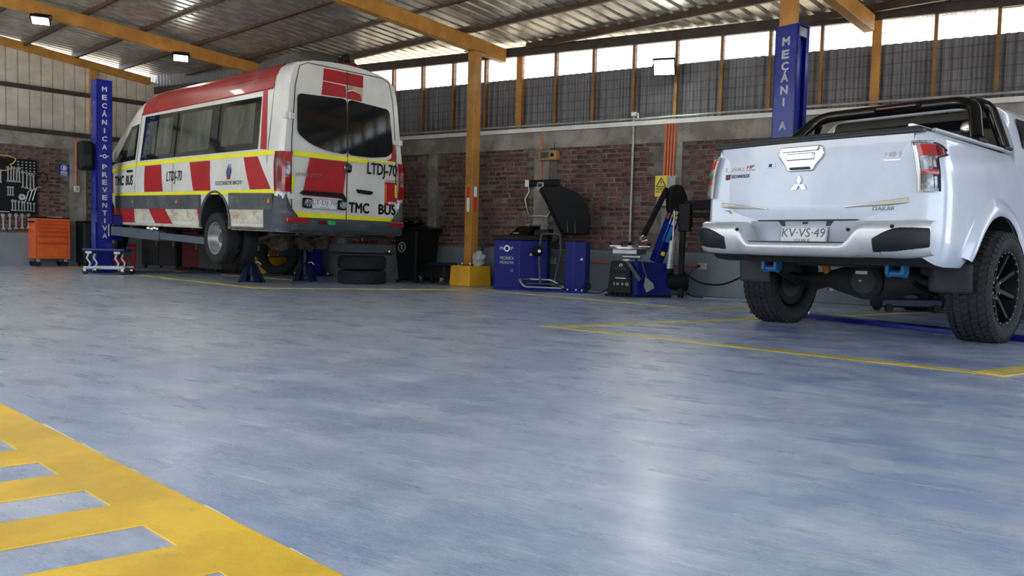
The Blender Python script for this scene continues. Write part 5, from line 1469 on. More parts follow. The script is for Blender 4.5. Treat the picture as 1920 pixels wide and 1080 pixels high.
cf_ = MB(); cf_.bar((0,0,0),(0,0,.34),.04,.05); cf_.bar((0,0,.32),(.14,0,.32),.04,.05); cf_.bar((0,0,.02),(.14,0,.02),.04,.05); cf_.bar((.14,0,.02),(.14,0,.12),.03,.03); cf_.bar((.14,0,.24),(.24,0,.24),.014,.014)
o = hang(cf_.mesh('press_frame'), 'press_frame', 3.62, 1.58, 'dark C-shaped press frame at the left of the tool board', 'tool', None); o.data.materials.append(M['bumper'])
mb = MB(); mb.tube([(.0,0,.1),(.06,0,.14),(.13,0,.10),(.15,0,.0),(.09,0,-.08),(.02,0,-.04)], .010, 6); mb.tube([(0,0,.1),(-.05,0,.11)], .010, 6)
o = hang(mb.mesh('hose_coil'), 'hose_coil', 4.66, 1.70, 'black looped hose hanging off the right edge of the board', 'hose', None); o.data.materials.append(M['black'])
# blue safety sign, conduit, switch
sg = lw_thing('safety_sign', 'small blue safety sign on the bricks right of the tool board', 'sign', 5.11, 1.795, .03)
MB().box(-.085,.085,-.006,.004,0,.235).build('plate', pm('blue_sign', (.012,.04,.36), .4), sg)
mb = MB(); mb.lathe([(.045,0),(.058,0),(.058,.003),(.045,.003),(.045,0)], (0,-.007,.165), 'y', 20); mb.build('ring', M['white'], sg, recalc=False)
mb = MB(); mb.prism(roundpoly([(-.02,.13),(.025,.13),(.03,.165),(.02,.195),(-.02,.195)], .015), lambda u, v, d: (u, -.007-d, v), 0, .002); mb.build('head_symbol', M['white'], sg)
for z in (.085,.065,.045,.020): MB().box(-.06,.06,-.008,-.006,z,z+.010).build('text_line', M['white'], sg)
MB().box(-.085,.085,-.0075,-.0055,.0,.004).build('sign_edge', M['white'], sg)
cd = lw_thing('conduit', 'orange conduit running down the concrete column of the left wall', 'conduit', 5.33, 1.62, .05)
mb = MB(); mb.tube([(-.08,-.0,.94),(-.01,0,.92),(0,0,.86),(0,0,0)], .016, 8); mb.build('pipe', M['conduit'], cd, smooth=True)
sw_ = lw_thing('switch_box', 'white switch box at the foot of the orange conduit on the left wall', 'switch', 5.34, 1.49, .04)
MB().box(-.05,.05,-.03,.01,0,.125).build('box', M['white_paint'], sw_, bevel=.006); MB().box(-.02,.02,-.036,-.03,.035,.09).build('rocker', M['graybox'], sw_)
# dark cabinets and racks beyond the minibus
def cabinet(name, label, cat, P, rz, w, d, h, mat, doors=2, legs=.06):
    t = thing(name, label, cat, P, rz)
    MB().box(-w/2,w/2,-d/2,d/2,legs,h).build('body', mat, t, bevel=.008)
    for i in range(doors):
        x0 = -w/2 + w*i/doors + .012; x1 = -w/2 + w*(i+1)/doors - .012
        dr = MB().box(x0,x1,-d/2-.016,-d/2,legs+.02,h-.05).build('door', mat, t, bevel=.004)
        MB().box(x1-.05,x1-.035,-d/2-.035,-d/2-.016,h*.55,h*.55+.10).build('door_handle', M['steel'], dr)
    for x in (-w/2+.05,w/2-.05):
        for y in (-d/2+.05,d/2-.05): MB().cyl((x,y,0),(x,y,legs),.025,n=8).build('foot', M['rubber'], t)
    MB().box(-w/2-.01,w/2+.01,-d/2-.02,d/2,h,h+.025).build('top', M['black'], t, bevel=.005)
    return t
M['cab_black'] = pm('black_cabinet', (.018,.02,.022), .5, var=.1)
M['cab_grey'] = pm('dark_grey_cabinet', (.085,.085,.075), .55, var=.1)
r90 = pi/2 - AL
cabinet('black_cabinet', 'tall black cabinet right of the orange tool chest', 'cabinet', AB(-17.22, 5.62, 0), r90, .60, .48, .88, M['cab_black'], 2)
cabinet('black_cabinet', 'low black cabinet in the far corner seen under the minibus', 'cabinet', AB(-15.9, 6.55, 0), -AL+.25, 1.05, .45, .80, M['cab_black'], 2)
cabinet('red_tool_cart', 'dark red tool cart in the far corner under the minibus', 'tool cart', AB(-14.95, 6.75, 0), -AL+.25, .50, .40, .75, pm('dark_red_cart', (.20,.012,.012), .4), 1)
cabinet('grey_chest', 'dark grey steel chest by the back wall seen behind the dual wheels', 'chest', AB(-14.1, 6.75, 0), -AL+.15, .68, .42, .70, M['cab_grey'], 1)
rk = thing('red_rack', 'bright red steel rack frame right of the left blue column', 'rack', AB(-16.3, 5.75, 0), -AL)
for x in (-.3,.3):
    for y in (-.18,.18): MB().box(x-.018,x+.018,y-.018,y+.018,0,.50).build('upright', M['red'], rk)
for z in (.12,.42): MB().box(-.32,.32,-.2,.2,z,z+.06).build('shelf', M['red'], rk)

# ---------------------------------------------------------------- bin, trolley jack, pole
bn = thing('wheelie_bin', 'tall black wheelie bin with white emblem standing behind the minibus', 'bin', (-7.86, 9.97, 0), -.10)
B0, B1 = (.20,.22), (.255,.275)
body_ = MB().hexa([(-B0[0],-B0[1],.03),(B0[0],-B0[1],.03),(B0[0],B0[1],.03),(-B0[0],B0[1],.03),(-B1[0],-B1[1],.84),(B1[0],-B1[1],.84),(B1[0],B1[1],.84),(-B1[0],B1[1],.84)]).build('body', M['black'], bn, bevel=.03)
MB().box(-.285,.285,-.305,.305,.83,.872).build('rim', M['black'], bn, bevel=.012)
lid = MB(); lid.grid(lambda u, v: (-.29+.58*u, -.31+.63*v, .875 + .035*sin(pi*u)*sin(pi*v) + .012*v), 8, 8); lid.build('lid', M['black'], bn, smooth=True, recalc=False)
MB().box(-.24,.24,.30,.36,.80,.84).build('handle_bar', M['black'], bn, bevel=.015)
for x in (-.21,.21): MB().cyl((x-.025,.22,.09),(x+.025,.22,.09),.09,n=18).build('bin_wheel', M['rubber'], bn)
for x, y in ((-.19,-.20),(.19,-.20)): MB().box(x-.03,x+.03,y-.03,y+.03,0,.04).build('foot', M['rubber'], bn)
M['pale_mark'] = pm('pale_print', (.42,.45,.50), .5, var=.02)
mb = MB(); cE = Vector((-.02,-.252,.56))
mb.lathe([(.066,0),(.082,0),(.082,.004),(.066,.004),(.066,0)], (0,0,0), 'y', 28)
rg = mb.build('emblem_ring', M['pale_mark'], bn, recalc=False); rg.location = (-.07,-.268,.56); rg.rotation_euler = (-.068, 0, 0)
mb = MB(); mb.prism([(-.012,-.045),(.012,-.045),(.012,.02),(.03,.02),(0,.052),(-.03,.02),(-.012,.02)], lambda u, v, d: (u, -d, v), -.004, .004); am = mb.build('emblem_arrow', M['pale_mark'], rg)
MB().bar((.2535,-.278,.84),(.1995,-.2225,.05),.008,.008).build('edge_highlight', M['black'], bn)
gb = MB()
r_ = random.Random(3)
def crumple(c, R, seed, nx=14, ny=10, amp=.35, fl=1.0):
    rr = random.Random(seed); ph = [rr.uniform(0, 6.28) for _ in range(6)]
    def f(u, v):
        a = 2*pi*u; b_ = pi*v
        k = 1 + amp*(.5*sin(3*a+ph[0])*sin(2*b_+ph[1]) + .3*sin(5*a+ph[2]+4*b_) + .25*sin(7*b_+ph[3]+2*a))
        return (c[0]+R*k*cos(a)*sin(b_), c[1]+R*k*sin(a)*sin(b_), c[2]+R*k*cos(b_)*fl)
    return f
bgt = thing('rubbish_bag', 'black rubbish bag bulging over the rim of the wheelie bin', 'bag', (-7.92, 9.90, .905))
gb.grid(crumple((0,0,.055), .20, 4, 22, 14, .30, .30), 22, 14); gb.build('bag', M['black_gloss'], bgt, smooth=True, recalc=False)
tj = thing('trolley_jack', 'blue and chrome trolley jack parked between the bin and the post foot', 'trolley jack', (-7.38, 9.80, 0), -.15)
MB().box(-.19,.36,-.13,.13,.09,.30).build('frame', M['black'], tj, bevel=.03)
MB().box(-.05,.40,-.12,.12,.29,.335).build('top_cover', M['navy'], tj, bevel=.02)
mb = MB(); mb.tube(bend([(-.21,-.13,.10),(-.21,.13,.10),(-.21,.13,.30),(-.21,-.13,.30)], .05, 5)[:-1], .016, 8, closed=True); mb.build('front_guard', M['chrome'], tj, smooth=True)
MB().cyl((-.215,-.02,.24),(-.235,-.02,.24),.045,n=14).build('front_knob', M['chrome'], tj)
for x in (-.15,.30):
    for y in (-.12,.12):
        f = MB().box(x-.02,x+.02,y-.025,y+.025,.06,.11).build('caster', M['steel'], tj); MB().cyl((x,y-.016,.045),(x,y+.016,.045),.045,n=14).build('caster_wheel', M['rubber'], f)
bj = thing('bottle_jack', 'small dark bottle jack on the floor right of the yellow post foot', 'jack', (-6.62, 10.18, 0), .4)
MB().box(-.08,.08,-.07,.07,0,.03).build('base', M['navy'], bj); MB().cyl((0,0,.03),(0,0,.17),.05,.042,n=14).build('cylinder', M['navy'], bj); MB().cyl((0,0,.17),(0,0,.23),.02,n=10).build('ram', M['steel'], bj); MB().bar((.05,0,.06),(.13,0,.20),.02,.02).build('pump_socket', M['navy'], bj)
pb_ = thing('pry_bar', 'long black pry bar leaning on the grey wall band behind the post', 'pry bar', (-6.86, 10.22, 0))
MB().cyl((0,0,0),(.03,.165,.86),.017,n=8).build('bar', M['black'], pb_); MB().cyl((.018,.10,.50),(.03,.165,.87),.020,n=8).build('grip', M['bumper'], pb_)
M['film'] = pm('clear_plastic_film', (.75,.78,.80), .2, trans=.6, var=.05)
pg = thing('plastic_bag', 'crumpled clear plastic bag hanging at the top of the yellow post foot', 'bag', (-6.55, 9.80, .33))
mb = MB(); mb.grid(crumple((0,0,.09), .085, 8, 16, 12, .5, 1.15), 16, 12); mb.build('bag', M['film'], pg, recalc=False)

# ---------------------------------------------------------------- wheel balancer
wbn = thing('wheel_balancer', 'blue wheel balancer with white lettering and raised black wheel hood', 'wheel balancer', (-5.72, 9.62, 0))
def wl2(P): return (P[0]+5.72, P[1]-9.62)
foot = [wl2(p) for p in ((-6.04,9.43),(-5.67,9.53),(-5.36,9.77),(-5.50,10.12),(-6.02,9.98))]
MB().prism(foot, lambda u, v, d: (u, v, d), .02, .70).build('cabinet', M['blue_cab'], wbn, bevel=.01)
mb = MB(); ft2 = [(u*1.03, v*1.03) for u, v in foot]; mb.prism(ft2, lambda u, v, d: (u, v, d), 0, .022); mb.build('base', M['blue_cab'], wbn)
MB().prism(ft2, lambda u, v, d: (u, v, d), .70, .775).build('weight_tray', M['black'], wbn, bevel=.012)
fA, fB = Vector((*foot[0], 0)), Vector((*foot[1], 0)); fr = (fB - fA).normalized(); fn_ = Vector((fr.y, -fr.x, 0))
gear_logo(wbn, fA + fr*.19 + fn_*.002 + UZ*.585, fr, UZ, .045, M['white'])
textmesh('MEC\u00c1NICA', 'lettering', M['white'], wbn, fA + fr*.09 + fn_*.001 + UZ*.425, fr, UZ, .205, .058, .003, bold=.01)
textmesh('PREVENTIVA', 'lettering', M['white'], wbn, fA + fr*.09 + fn_*.001 + UZ*.365, fr, UZ, .205, .040, .003, bold=.01)
textmesh('C\u0404', 'ce_mark', M['pale_mark'], wbn, fA + fr*.245 + fn_*.001 + UZ*.255, fr, UZ, .045, .035, .003)
MB().bar(fB + UZ*.02 + fn_*.004, fB + UZ*.70 + fn_*.004, .010, .010).build('corner_edge', M['blue'], wbn)
fC = Vector((*foot[2], 0)); gr_ = (fC - fB).normalized(); gn = Vector((gr_.y, -gr_.x, 0))
M['warn'] = M['yellow_sign']
def warn(parent, o, r, u, s, n_=None):
    o, r, u = Vector(o), Vector(r), Vector(u); nrm = r.cross(u).normalized()
    mb = MB(); mb.add([o + nrm*.002, o + r*s + nrm*.002, o + r*s/2 + u*s*.9 + nrm*.002, o, o+r*s, o+r*s/2+u*s*.9], [(0,1,2),(3,5,4),(0,3,4,1),(1,4,5,2),(2,5,3,0)]); w = mb.build('warning_sticker', M['yellow_sign'], parent)
    mb = MB(); c = o + r*s/2 + nrm*.003
    mb.add([c + r*(-.03*s)+u*s*.2, c + r*.05*s+u*s*.2, c + r*.03*s+u*s*.65, c - r*.03*s+u*s*.65], [(0,1,2,3)]); mb.build('warning_mark', M['ink'], w, recalc=False)
    return w
warn(wbn, fB + gr_*.13 + gn*.002 + UZ*.49, gr_, UZ, .05)
# console
mb = MB(); mb.hexa([(-.20,-.02,.775),(.10,.02,.775),(.14,.32,.775),(-.18,.28,.775),(-.12,.12,.90),(.13,.15,.90),(.14,.32,.92),(-.14,.28,.92)]); co = mb.build('console', M['black'], wbn, bevel=.01)
mb = MB(); mb.hexa([(-.13,.035,.815),(.03,.055,.815),(.04,.11,.875),(-.10,.09,.875),(-.13,.032,.818),(.03,.052,.818),(.04,.107,.878),(-.10,.087,.878)]); mb.build('display', M['black_gloss'], co)
MB().hexa([(-.15,.012,.79),(-.06,.022,.79),(-.05,.035,.81),(-.14,.025,.81),(-.15,.009,.793),(-.06,.019,.793),(-.05,.032,.813),(-.14,.022,.813)]).build('key_pad', M['graybox'], co)
wts = MB(); rr = random.Random(11)
for i in range(26): wts.sphere((rr.uniform(-.05,.26), rr.uniform(.16,.34), .92+rr.uniform(0,.02)), .014, n=6, m=4)
stuff(wts.build('wheel_weights', M['steel'], co))
MB().hexa([(.14,.10,.775),(.36,.16,.775),(.30,.42,.775),(.10,.38,.775),(.16,.12,.86),(.36,.18,.875),(.30,.42,.875),(.12,.38,.86)]).build('side_tray', M['black'], wbn, bevel=.01)
# spindle
s0 = fB + gr_*.22 + UZ*.56; sp_ = MB(); sp_.cyl(s0, s0 + gn*.12, .045, n=16); so = sp_.build('spindle_housing', M['black'], wbn)
MB().cyl(s0 + gn*.12, s0 + gn*.38, .020, n=12).build('spindle', M['steel'], so); MB().cyl(s0 + gn*.20, s0 + gn*.27, .075, .045, n=18).build('clamp_cone', M['black'], so)
# hood on its arm: curved shell
hc = Vector((.62,.10,.80)); hr = Vector((.78,.62,0)); hq = Vector((.62,-.78,0))
def hood(u, v):
    ang = -.15 + 1.45*v; R_ = .72
    c0 = Vector((.30,.02,.82)); rad = hr*(R_*cos(ang)) + UZ*(R_*sin(ang))
    wd = (.27 + .06*sin(pi*v))*(u-.5)*2
    crown = .06*(1-(2*u-1)**2)
    return c0 + rad*(1+crown*.6)*.85 + hq*wd*.85
mb = MB()
prof = [(.37,.855),(.56,.84),(.66,.86),(.72,1.05),(.68,1.27),(.55,1.44),(.40,1.50),(.18,1.46),(.10,1.43),(.14,1.35),(.26,1.08)]
MB().prism(roundpoly([(.40,.80),(.745,.80),(.775,1.0),(.72,1.22),(.58,1.42),(.40,1.475),(.08,1.47),(.06,1.42),(.18,1.22),(.30,.98)], .05, 4), lambda u, v, d: (u*.80 + d*.55 + .17, u*.62 - d*.70 + .10, v), -.13, .13).build('wheel_hood', M['black'], wbn, smooth=True, bevel=.02, angle=30)
for k in (.45,.56): MB().bar((k*.80+.133*.55+.17,k*.62-.133*.70+.10,.83), (k*.80+.133*.55+.15,k*.62-.133*.70+.10,1.05), .012, .012).build('hood_rib', M['black_gloss'], wbn)
MB().cyl(fC + UZ*.60 + gn*.0, (.57,.34,.82), .022, n=10).build('hood_arm', M['black'], wbn)
# wheel lifter beside it
wlf = thing('wheel_lifter', 'blue wheel lifter column with low cradle right of the balancer', 'wheel lifter', (-4.93, 9.72, 0), radians(12))
MB().box(-.10,.20,-.05,.20,.03,.70).build('column', M['blue_cab'], wlf, bevel=.012)
MB().box(.02,.03,-.056,-.05,.03,.70).build('panel_seam', M['blue'], wlf)
MB().cyl((.14,-.052,.46),(.14,-.058,.46),.017,n=12).build('badge', M['white'], wlf); MB().box(-.085,-.045,-.055,-.05,.50,.60).build('label', M['navy'], wlf)
MB().box(-.50,.22,-.20,.06,.0,.035).build('foot', M['blue_cab'], wlf, bevel=.006)
mb = MB(); mb.tube(bend([(-.08,-.24,.06),(-.62,-.24,.06),(-.70,-.24,.16),(-.62,-.02,.16),(-.30,.0,.16),(-.10,-.05,.06)], .05, 4), .014, 8); mb.build('cradle', M['alu'], wlf, smooth=True)
mb = MB(); mb.prism([(-.60,-.20),(-.20,-.16),(-.12,.0),(-.46,.02)], lambda u, v, d: (u, v, d), .10, .115); mb.build('cradle_plate', M['bumper'], wlf)
mb = MB(); mb.tube(bend([(-.42,-.13,.10),(-.46,-.10,.50),(-.44,-.08,.80),(-.20,.02,.80),(-.18,.03,.55),(-.26,.0,.10)], .05, 5), .017, 8); mb.build('hoop', M['bumper'], wlf, smooth=True)
for x in (-.02,.1,.18): MB().cyl((x,-.16,.035),(x,-.16,.055),.016,n=8).build('bolt', M['steel'], wlf)

# ---------------------------------------------------------------- tyre changer
tcg = thing('tyre_changer', 'blue and black tyre changer with silver turntable and tilted column', 'tyre changer', (-4.0, 9.60, 0))
def T(P): return Vector((P[0]+4.0, P[1]-9.60, P[2]))
cA, cB, cC, cD = T((-4.22,9.43,0)), T((-3.86,9.46,0)), T((-3.52,9.80,0)), T((-4.1,10.0,0))
def up(p, z): return p + UZ*z
MB().hexa([cA, cB, cC, cD, up(cA,.46), up(cB,.46), up(cC,.44), up(cD,.46)]).build('body', M['blue_cab'], tcg, bevel=.012)
rA = (cB - cA).normalized(); nA = Vector((rA.y, -rA.x, 0))
mb = MB(); mb.prism(roundpoly([(-.03,.03),(.30,.03),(.27,.46),(.01,.46)], .03), lambda u, v, d: cA + rA*u + nA*d + UZ*v, -.01, .05); fp = mb.build('front_panel', M['black'], tcg, bevel=.012)
for z, w0, w1 in ((.36,.04,.24),(.27,.035,.245)):
    MB().prism([(w0,z-.02),(w1,z-.02),(w1-.02,z+.03),(w0+.02,z+.03)], lambda u, v, d: cA + rA*u + nA*d + UZ*v, .045, .062).build('panel_ridge', M['bumper_black'], fp, bevel=.004)
MB().prism([(.08,.235),(.22,.235),(.22,.245),(.08,.245)], lambda u, v, d: cA + rA*u + nA*d + UZ*v, .048, .055).build('panel_strip', M['steel'], fp)
gear_logo(fp, cA + rA*.15 + nA*.052 + UZ*.405, (rA + UZ*.15).normalized(), UZ, .022, M['white'], 'logo_ring')
for i in range(4):
    c = cA + rA*(.05+.063*i) + nA*.052 + UZ*.165; mb = MB()
    if i == 0: mb.tube([c + (rA*cos(a)+UZ*sin(a))*.018 for a in [-1.2+2.4*k/6 for k in range(7)]], .004, 4)
    elif i == 1:
        for sg_ in (-1,1): mb.bar(c - rA*.017 - UZ*.017*sg_, c + rA*.017 + UZ*.017*sg_, .004, .007, nA)
    elif i == 2:
        mb.bar(c - rA*.02, c + rA*.02, .004, .008, nA); mb.bar(c - UZ*.02, c + UZ*.02, .004, .008, nA)
    else: mb.tube([c + (rA*cos(a)+UZ*sin(a))*.017 for a in [2*pi*k/12 for k in range(12)]], .004, 4, closed=True)
    mb.build('pedal_symbol', M['white'], fp)
for i in range(4):
    c = cA + rA*(.05+.063*i) + UZ*.05; MB().bar(c + nA*.0, c + nA*.15 - UZ*.015, .045, .018).build('pedal', M['black'], tcg, bevel=.004)
MB().hexa([cA+nA*.06-rA*.05, cB+nA*.02, cC, cD, up(cA+nA*.06-rA*.05,.03), up(cB+nA*.02,.03), up(cC,.03), up(cD,.03)]).build('base', M['black'], tcg)
# turntable
tt = T((-4.05,9.62,0)); MB().cyl(up(tt,.46), up(tt,.60), .11, .09, n=20).build('turntable_hub', M['alu'], tcg)
to_ = MB().cyl(up(tt,.62), up(tt,.645), .27, n=32).build('turntable', M['steel'], tcg, smooth=True)
MB().box(tt.x-.17,tt.x+.17,tt.y-.17,tt.y+.17,.55,.62).build('turntable_frame', M['alu'], to_, bevel=.01)
for i in range(4):
    a = .4 + i*pi/2; d = Vector((cos(a), sin(a), 0)); c = tt + d*.20
    j = MB().bar(up(c,.655)-d*.09, up(c,.655)+d*.06, .06, .02).build('clamp_slide', M['steel'], to_, bevel=.004)
    MB().bar(up(c,.665)+d*.03, up(c,.70)+d*.07, .045, .03).build('jaw', M['black'], j, bevel=.005)
for i in range(2):
    c = tt + Vector((.06-.1*i, -.12, .52)); MB().cyl(c, c + Vector((.14,.02,0)), .03, n=12).build('clamp_cylinder', M['alu'], to_)
# tilting column
c0, c1 = T((-3.72,9.72,.46)), T((-3.52,9.86,1.16)); mb = MB(); mb.bar(c0, c1, .12, .15, Vector((.8,-.5,0))); tc1 = mb.build('tilt_column', M['blue_cab'], tcg, bevel=.012)
axc = (c1-c0).normalized(); rt = Vector((.78,.62,0)); nf = rt.cross(axc).normalized()
fo_ = c0 + nf*.0
def on_col(k, w0, w1, h0, h1, name, mat):
    # label plate on the camera side of the column
    sd = Vector((.62,-.78,0)); sd = (sd - axc*sd.dot(axc)).normalized(); rr_ = axc.cross(sd).normalized()*-1
    a = c0 + axc*h0 + sd*.079; mb = MB()
    mb.hexa([a+rr_*w0, a+rr_*w1, a+rr_*w1+axc*(h1-h0), a+rr_*w0+axc*(h1-h0), a+rr_*w0+sd*.004, a+rr_*w1+sd*.004, a+rr_*w1+axc*(h1-h0)+sd*.004, a+rr_*w0+axc*(h1-h0)+sd*.004]); return mb.build(name, mat, tc1)
on_col(0, -.045, .045, .28, .50, 'blue_label', pm('light_blue_label', (.03,.26,.62), .4)); on_col(0, -.045, .045, .51, .58, 'white_label', M['white'])
on_col(0, -.035, .045, .59, .64, 'yellow_label', M['yellow_sign']); on_col(0, -.02, .045, .65, .70, 'yellow_label', M['yellow_sign']); on_col(0, -.05, .0, .10, .15, 'yellow_label', M['yellow_sign'])
mb = MB(); mb.prism(roundpoly([(-.10,1.10),(.10,1.05),(.14,1.30),(.06,1.46),(-.06,1.47),(-.12,1.32)], .05), lambda u, v, d: T((-3.53+u*.8+d*.6, 9.86+u*.6-d*.8, v)), -.08, .08); mb.build('column_head', M['black'], tcg, bevel=.015)
mb = MB(); mb.bar(T((-3.62,9.78,1.42)), T((-3.86,9.62,.80)), .06, .07); mb.build('mount_shaft', M['black'], tcg, bevel=.01)
mb = MB(); mb.tube([T((-3.86,9.62,.80)), T((-3.90,9.60,.76)), T((-3.86,9.58,.72)), T((-3.80,9.60,.74))], .018, 8); mb.build('mount_head', M['steel'], tcg)
MB().bar(T((-3.6,9.80,1.02)), T((-3.55,9.84,1.18)), .05, .05).build('orange_guide', pm('faded_orange_part', (.40,.12,.04), .5), tcg)
# helper post, arms, cylinder
MB().box(*[v for v in (T((-3.42,9.86,0)).x-.03, T((-3.42,9.86,0)).x+.03, T((-3.42,9.86,0)).y-.03, T((-3.42,9.86,0)).y+.03, 0, 1.15)]).build('helper_post', M['black'], tcg)
MB().bar(T((-3.42,9.86,1.20)), T((-2.95,10.02,1.22)), .09, .12).build('helper_arm', M['black'], tcg, bevel=.01)
MB().bar(T((-3.42,9.86,1.07)), T((-2.95,10.02,1.08)), .05, .06).build('helper_arm', M['black'], tcg, bevel=.008)
MB().bar(T((-3.40,9.84,.90)), T((-2.98,10.0,.90)), .03, .035).build('helper_arm', M['bumper'], tcg, bevel=.006)
MB().box(T((-3.42,0,0)).x-.05, T((-3.36,0,0)).x+.05, T((0,9.80,0)).y, T((0,9.92,0)).y, .86, 1.22).build('helper_carriage', M['black'], tcg, bevel=.012)
hp = MB().cyl(T((-3.02,9.98,.98)), T((-3.02,9.98,1.36)), .018, n=10).build('press_rod', M['steel'], tcg); MB().cyl(T((-3.02,9.98,1.36)), T((-3.02,9.98,1.385)), .05, n=14).build('press_cap', M['black'], hp); MB().cyl(T((-3.02,9.98,.92)), T((-3.02,9.98,.99)), .05, .06, n=14).build('press_pad', M['black'], hp)
ac_ = MB().cyl(T((-3.53,9.72,.38)), T((-3.50,9.72,.74)), .048, n=20).build('air_cylinder', M['alu'], tcg, smooth=True); MB().cyl(T((-3.50,9.72,.74)), T((-3.49,9.72,1.12)), .012, n=10).build('piston_rod', M['steel'], ac_)
MB().cyl(T((-3.53,9.72,.33)), T((-3.53,9.72,.38)), .055, n=16).build('cylinder_end', M['black'], ac_)
MB().cyl(T((-3.60,9.84,.22)), T((-3.36,9.95,.22)), .13, n=20).build('air_tank', M['black'], tcg, smooth=True)
bb_ = MB().bar(T((-3.98,9.40,.46)), T((-3.78,9.36,.22)), .03, .05).build('bead_lever', M['bumper'], tcg, bevel=.006)
mb = MB(); mb.tube([T((-3.82,9.50,.46)), T((-3.76,9.44,.34)), T((-3.72,9.42,.27))], .012, 6); mb.build('paddle_arm', M['bumper'], tcg)
mb = MB(); mb.prism([(0,.24),(.10,.16),(.12,.10),(.02,.04),(-.015,.12)], lambda u, v, d: T((-3.74+u*.8+d*.6, 9.42+u*.6-d*.8, v+.03)), 0, .02); mb.build('bead_paddle', pm('grey_green_paddle', (.30,.33,.30), .5), tcg, bevel=.004)

# ---------------------------------------------------------------- things on the back wall
def bw(name, label, cat, x, z, d=.02, group=None): return thing(name, label, cat, (x, YW - d, z), 0, group)
rd = bw('radio_box', 'small ochre radio box on the bricks above the balancer hood', 'radio', -5.71, 1.91, .035)
MB().box(-.155,.155,-.11,.03,0,.15).build('case', pm('ochre_case', (.40,.23,.06), .5), rd, bevel=.02); MB().box(-.11,.03,-.115,-.109,.03,.12).build('grille', M['bumper'], rd); MB().cyl((.09,-.115,.075),(.09,-.125,.075),.03,n=12).build('dial', M['black'], rd); MB().cyl((.06,0,.15),(.07,.02,.42),.006,n=6).build('aerial', M['black'], rd)
mb = MB().bar((-.155,-.02,.155),(.155,-.02,.155),.02,.014); mb.build('carry_handle', M['bumper'], rd)
c_ = bw('conduit', 'thin orange conduit running down beside the radio box', 'conduit', -5.86, 1.60, .04)
mb = MB(); mb.tube([(0,0,.72),(0,0,0)], .014, 8); mb.build('pipe', M['conduit'], c_, smooth=True)
for i in range(4):
    c_ = bw('conduit', ['leftmost', 'second from left', 'third from left', 'rightmost'][i] + ' of the four orange conduits above the electrical box', 'conduit', -3.895 + i*.042, 1.63, .04, 'orange conduits above the electrical box')
    mb = MB(); mb.tube(bend([(0,.02,.775),(0,-.02,.77),(0,0,.70),(-.012,0,0)], .04, 3), .0165, 8); mb.build('pipe', M['conduit'], c_, smooth=True)
eb = bw('electrical_box', 'grey electrical box under the four orange conduits with a yellow warning sign', 'electrical box', -3.84, 1.22, .03)
MB().box(-.13,.13,-.10,.03,0,.41).build('case', M['graybox'], eb, bevel=.012)
ws_ = MB().box(-.155,.02,-.112,-.10,.13,.415).build('warning_sign', M['yellow_sign'], eb)
mb = MB(); tri = [(-.135,.265),(-.0,.265),(-.0675,.385)]
for (a, b_) in ((0,1),(1,2),(2,0)): mb.bar((tri[a][0],-.114,tri[a][1]), (tri[b_][0],-.114,tri[b_][1]), .012, .004, (0,1,0))
mb.build('triangle', M['ink'], ws_)
mb = MB(); mb.add([(-.06,-.1145,.36),(-.085,-.1145,.318),(-.068,-.1145,.322),(-.075,-.1145,.28),(-.05,-.1145,.328),(-.066,-.1145,.325)], [(0,1,2,5),(2,3,4,5)]); mb.build('bolt_symbol', M['ink'], ws_, recalc=False)
textmesh('PELIGRO', 'sign_word', M['ink'], ws_, (-.135,-.1125,.222), (1,0,0), UZ, .135, .022, .002, bold=.02)
textmesh('EL\u00c9CTRICO', 'sign_word', M['ink'], ws_, (-.14,-.1125,.186), (1,0,0), UZ, .145, .024, .002, bold=.02)
gp = bw('pipe', 'thin grey pipe standing against the brick wall behind the tyre changer', 'pipe', -4.38, .70, .05)
mb = MB(); mb.tube([(0,0,0),(0,0,1.82)], .017, 8); mb.tube([(0,0,1.82),(.06,0,1.82),(.06,0,1.74)], .017, 8); mb.build('pipe', M['pipe'], gp, smooth=True); MB().box(-.03,.03,-.025,.025,1.79,1.84).build('fitting', M['white_paint'], gp)
cc = bw('conduit', 'red orange conduit running level along the grey wall band', 'conduit', -4.4, .41, .05)
mb = MB(); mb.tube([(-1.15,0,.0),(1.04,0,-.005)], .013, 8); mb.build('pipe', pm('red_conduit', (.55,.06,.03), .5), cc, smooth=True)
def socket_box(label, x):
    s = bw('socket_box', label, 'socket', x, .365, .045)
    MB().box(-.065,.065,-.035,.01,-.0,.09).build('case', M['graybox'], s, bevel=.006); MB().cyl((-.045,-.035,.045),(-.045,-.06,.045),.02,n=10).build('plug', M['black'], s)
socket_box('pale socket box on the grey wall band beside the balancer', -5.62); socket_box('pale socket box on the grey wall band left of the pickup', -3.31)
hk = bw('wire_hanger', 'bent silver wire frame hanging on the concrete column left of the hood', 'wire frame', -5.88, 1.10, .04)
mb = MB(); mb.tube([(-.19,0,.45),(-.18,0,.36),(-.25,0,.24),(-.20,0,.06),(-.15,0,-.02),(0,0,-.01),(.15,0,-.02),(.20,0,.06),(.25,0,.24),(.16,0,.36),(.17,0,.45)], .011, 8); mb.build('frame', M['steel'], hk, smooth=True)
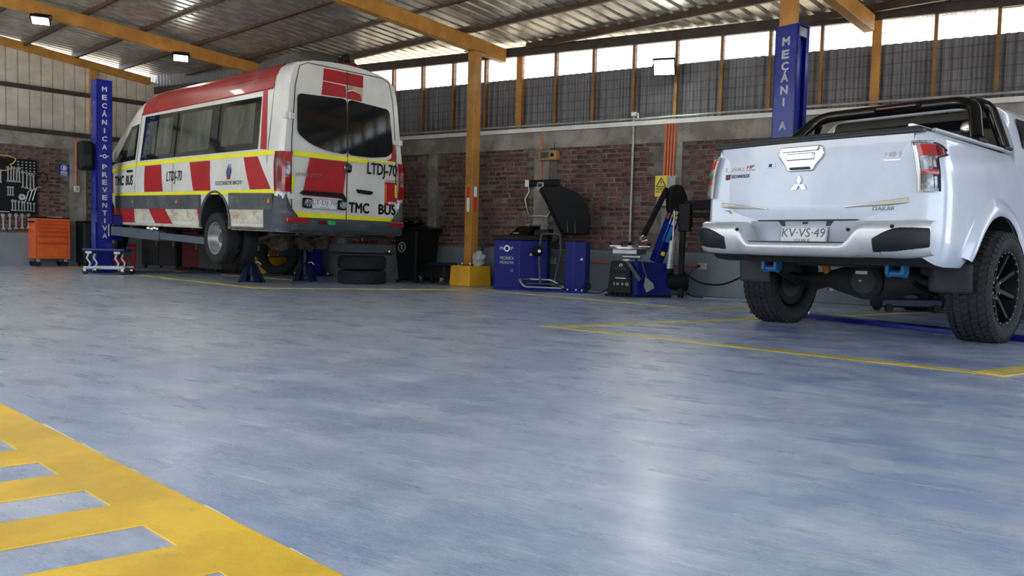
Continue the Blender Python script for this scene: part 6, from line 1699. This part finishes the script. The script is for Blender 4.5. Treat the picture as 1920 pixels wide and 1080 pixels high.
MB().box(-.24,.34,-.035,.01,.43,.53).build('top_bracket', M['black'], hk, bevel=.02); MB().box(-.235,-.165,-.04,-.034,.425,.53).build('label', M['white'], hk, bevel=.01); gz = MB().box(-.02,.09,-.05,.0,.36,.49).build('gauge', M['graybox'], hk, bevel=.01); MB().box(.0,.07,-.053,-.05,.42,.47).build('gauge_screen', M['ink'], gz)
def cable(name, label, pts, r=.009, mat='black'):
    mb = MB(); mb.tube(bend(pts, .12, 5), r, 6); o = mb.build(name, M[mat], None, smooth=True); tag(o, label, 'cable'); return o
cable('power_cable', 'black cable looping on the floor between wheel lifter and tyre changer', [(-4.78,9.62,.02),(-4.68,9.66,.16),(-4.60,9.66,.10),(-4.66,9.60,.012),(-4.45,9.62,.012),(-4.30,9.6,.10),(-4.20,9.62,.22)], .008)
cable('power_cable', 'black cable dropping from the socket left of the pickup', [(-3.355,10.34,.41),(-3.42,10.28,.36),(-3.50,10.15,.10),(-3.30,9.98,.012),(-3.15,9.96,.012)], .008)
cable('power_cable', 'black cable dropping from the socket beside the balancer', [(-5.665,10.34,.41),(-5.66,10.30,.30),(-5.64,10.28,.08),(-5.50,10.22,.012)], .008)
cable('air_hose', 'black hose sagging from the tyre changer towards the pickup', [(-3.40,9.86,.34),(-3.15,9.80,.20),(-2.85,9.75,.19),(-2.55,9.70,.33),(-2.30,9.68,.60)], .012)
sl = thing('floor_jack', 'low dark floor jack on the floor beyond the pickup axle', 'floor jack', (-.78, 9.75, 0), .6)
MB().box(-.35,.35,-.13,.13,.05,.15).build('chassis', M['navy'], sl, bevel=.02); MB().bar((.1,0,.15),(-.28,0,.22),.10,.05).build('lift_arm', M['navy'], sl); MB().cyl((-.28,0,.22),(-.28,0,.26),.06,n=14).build('saddle', M['black'], sl)
for x in (-.26,.28):
    for y in (-.13,.13): MB().cyl((x,y-.02,.045),(x,y+.02,.045),.045,n=14).build('wheel', M['rubber'], sl)
MB().bar((.3,0,.14),(.75,0,.50),.03,.03).build('handle', M['black'], sl)
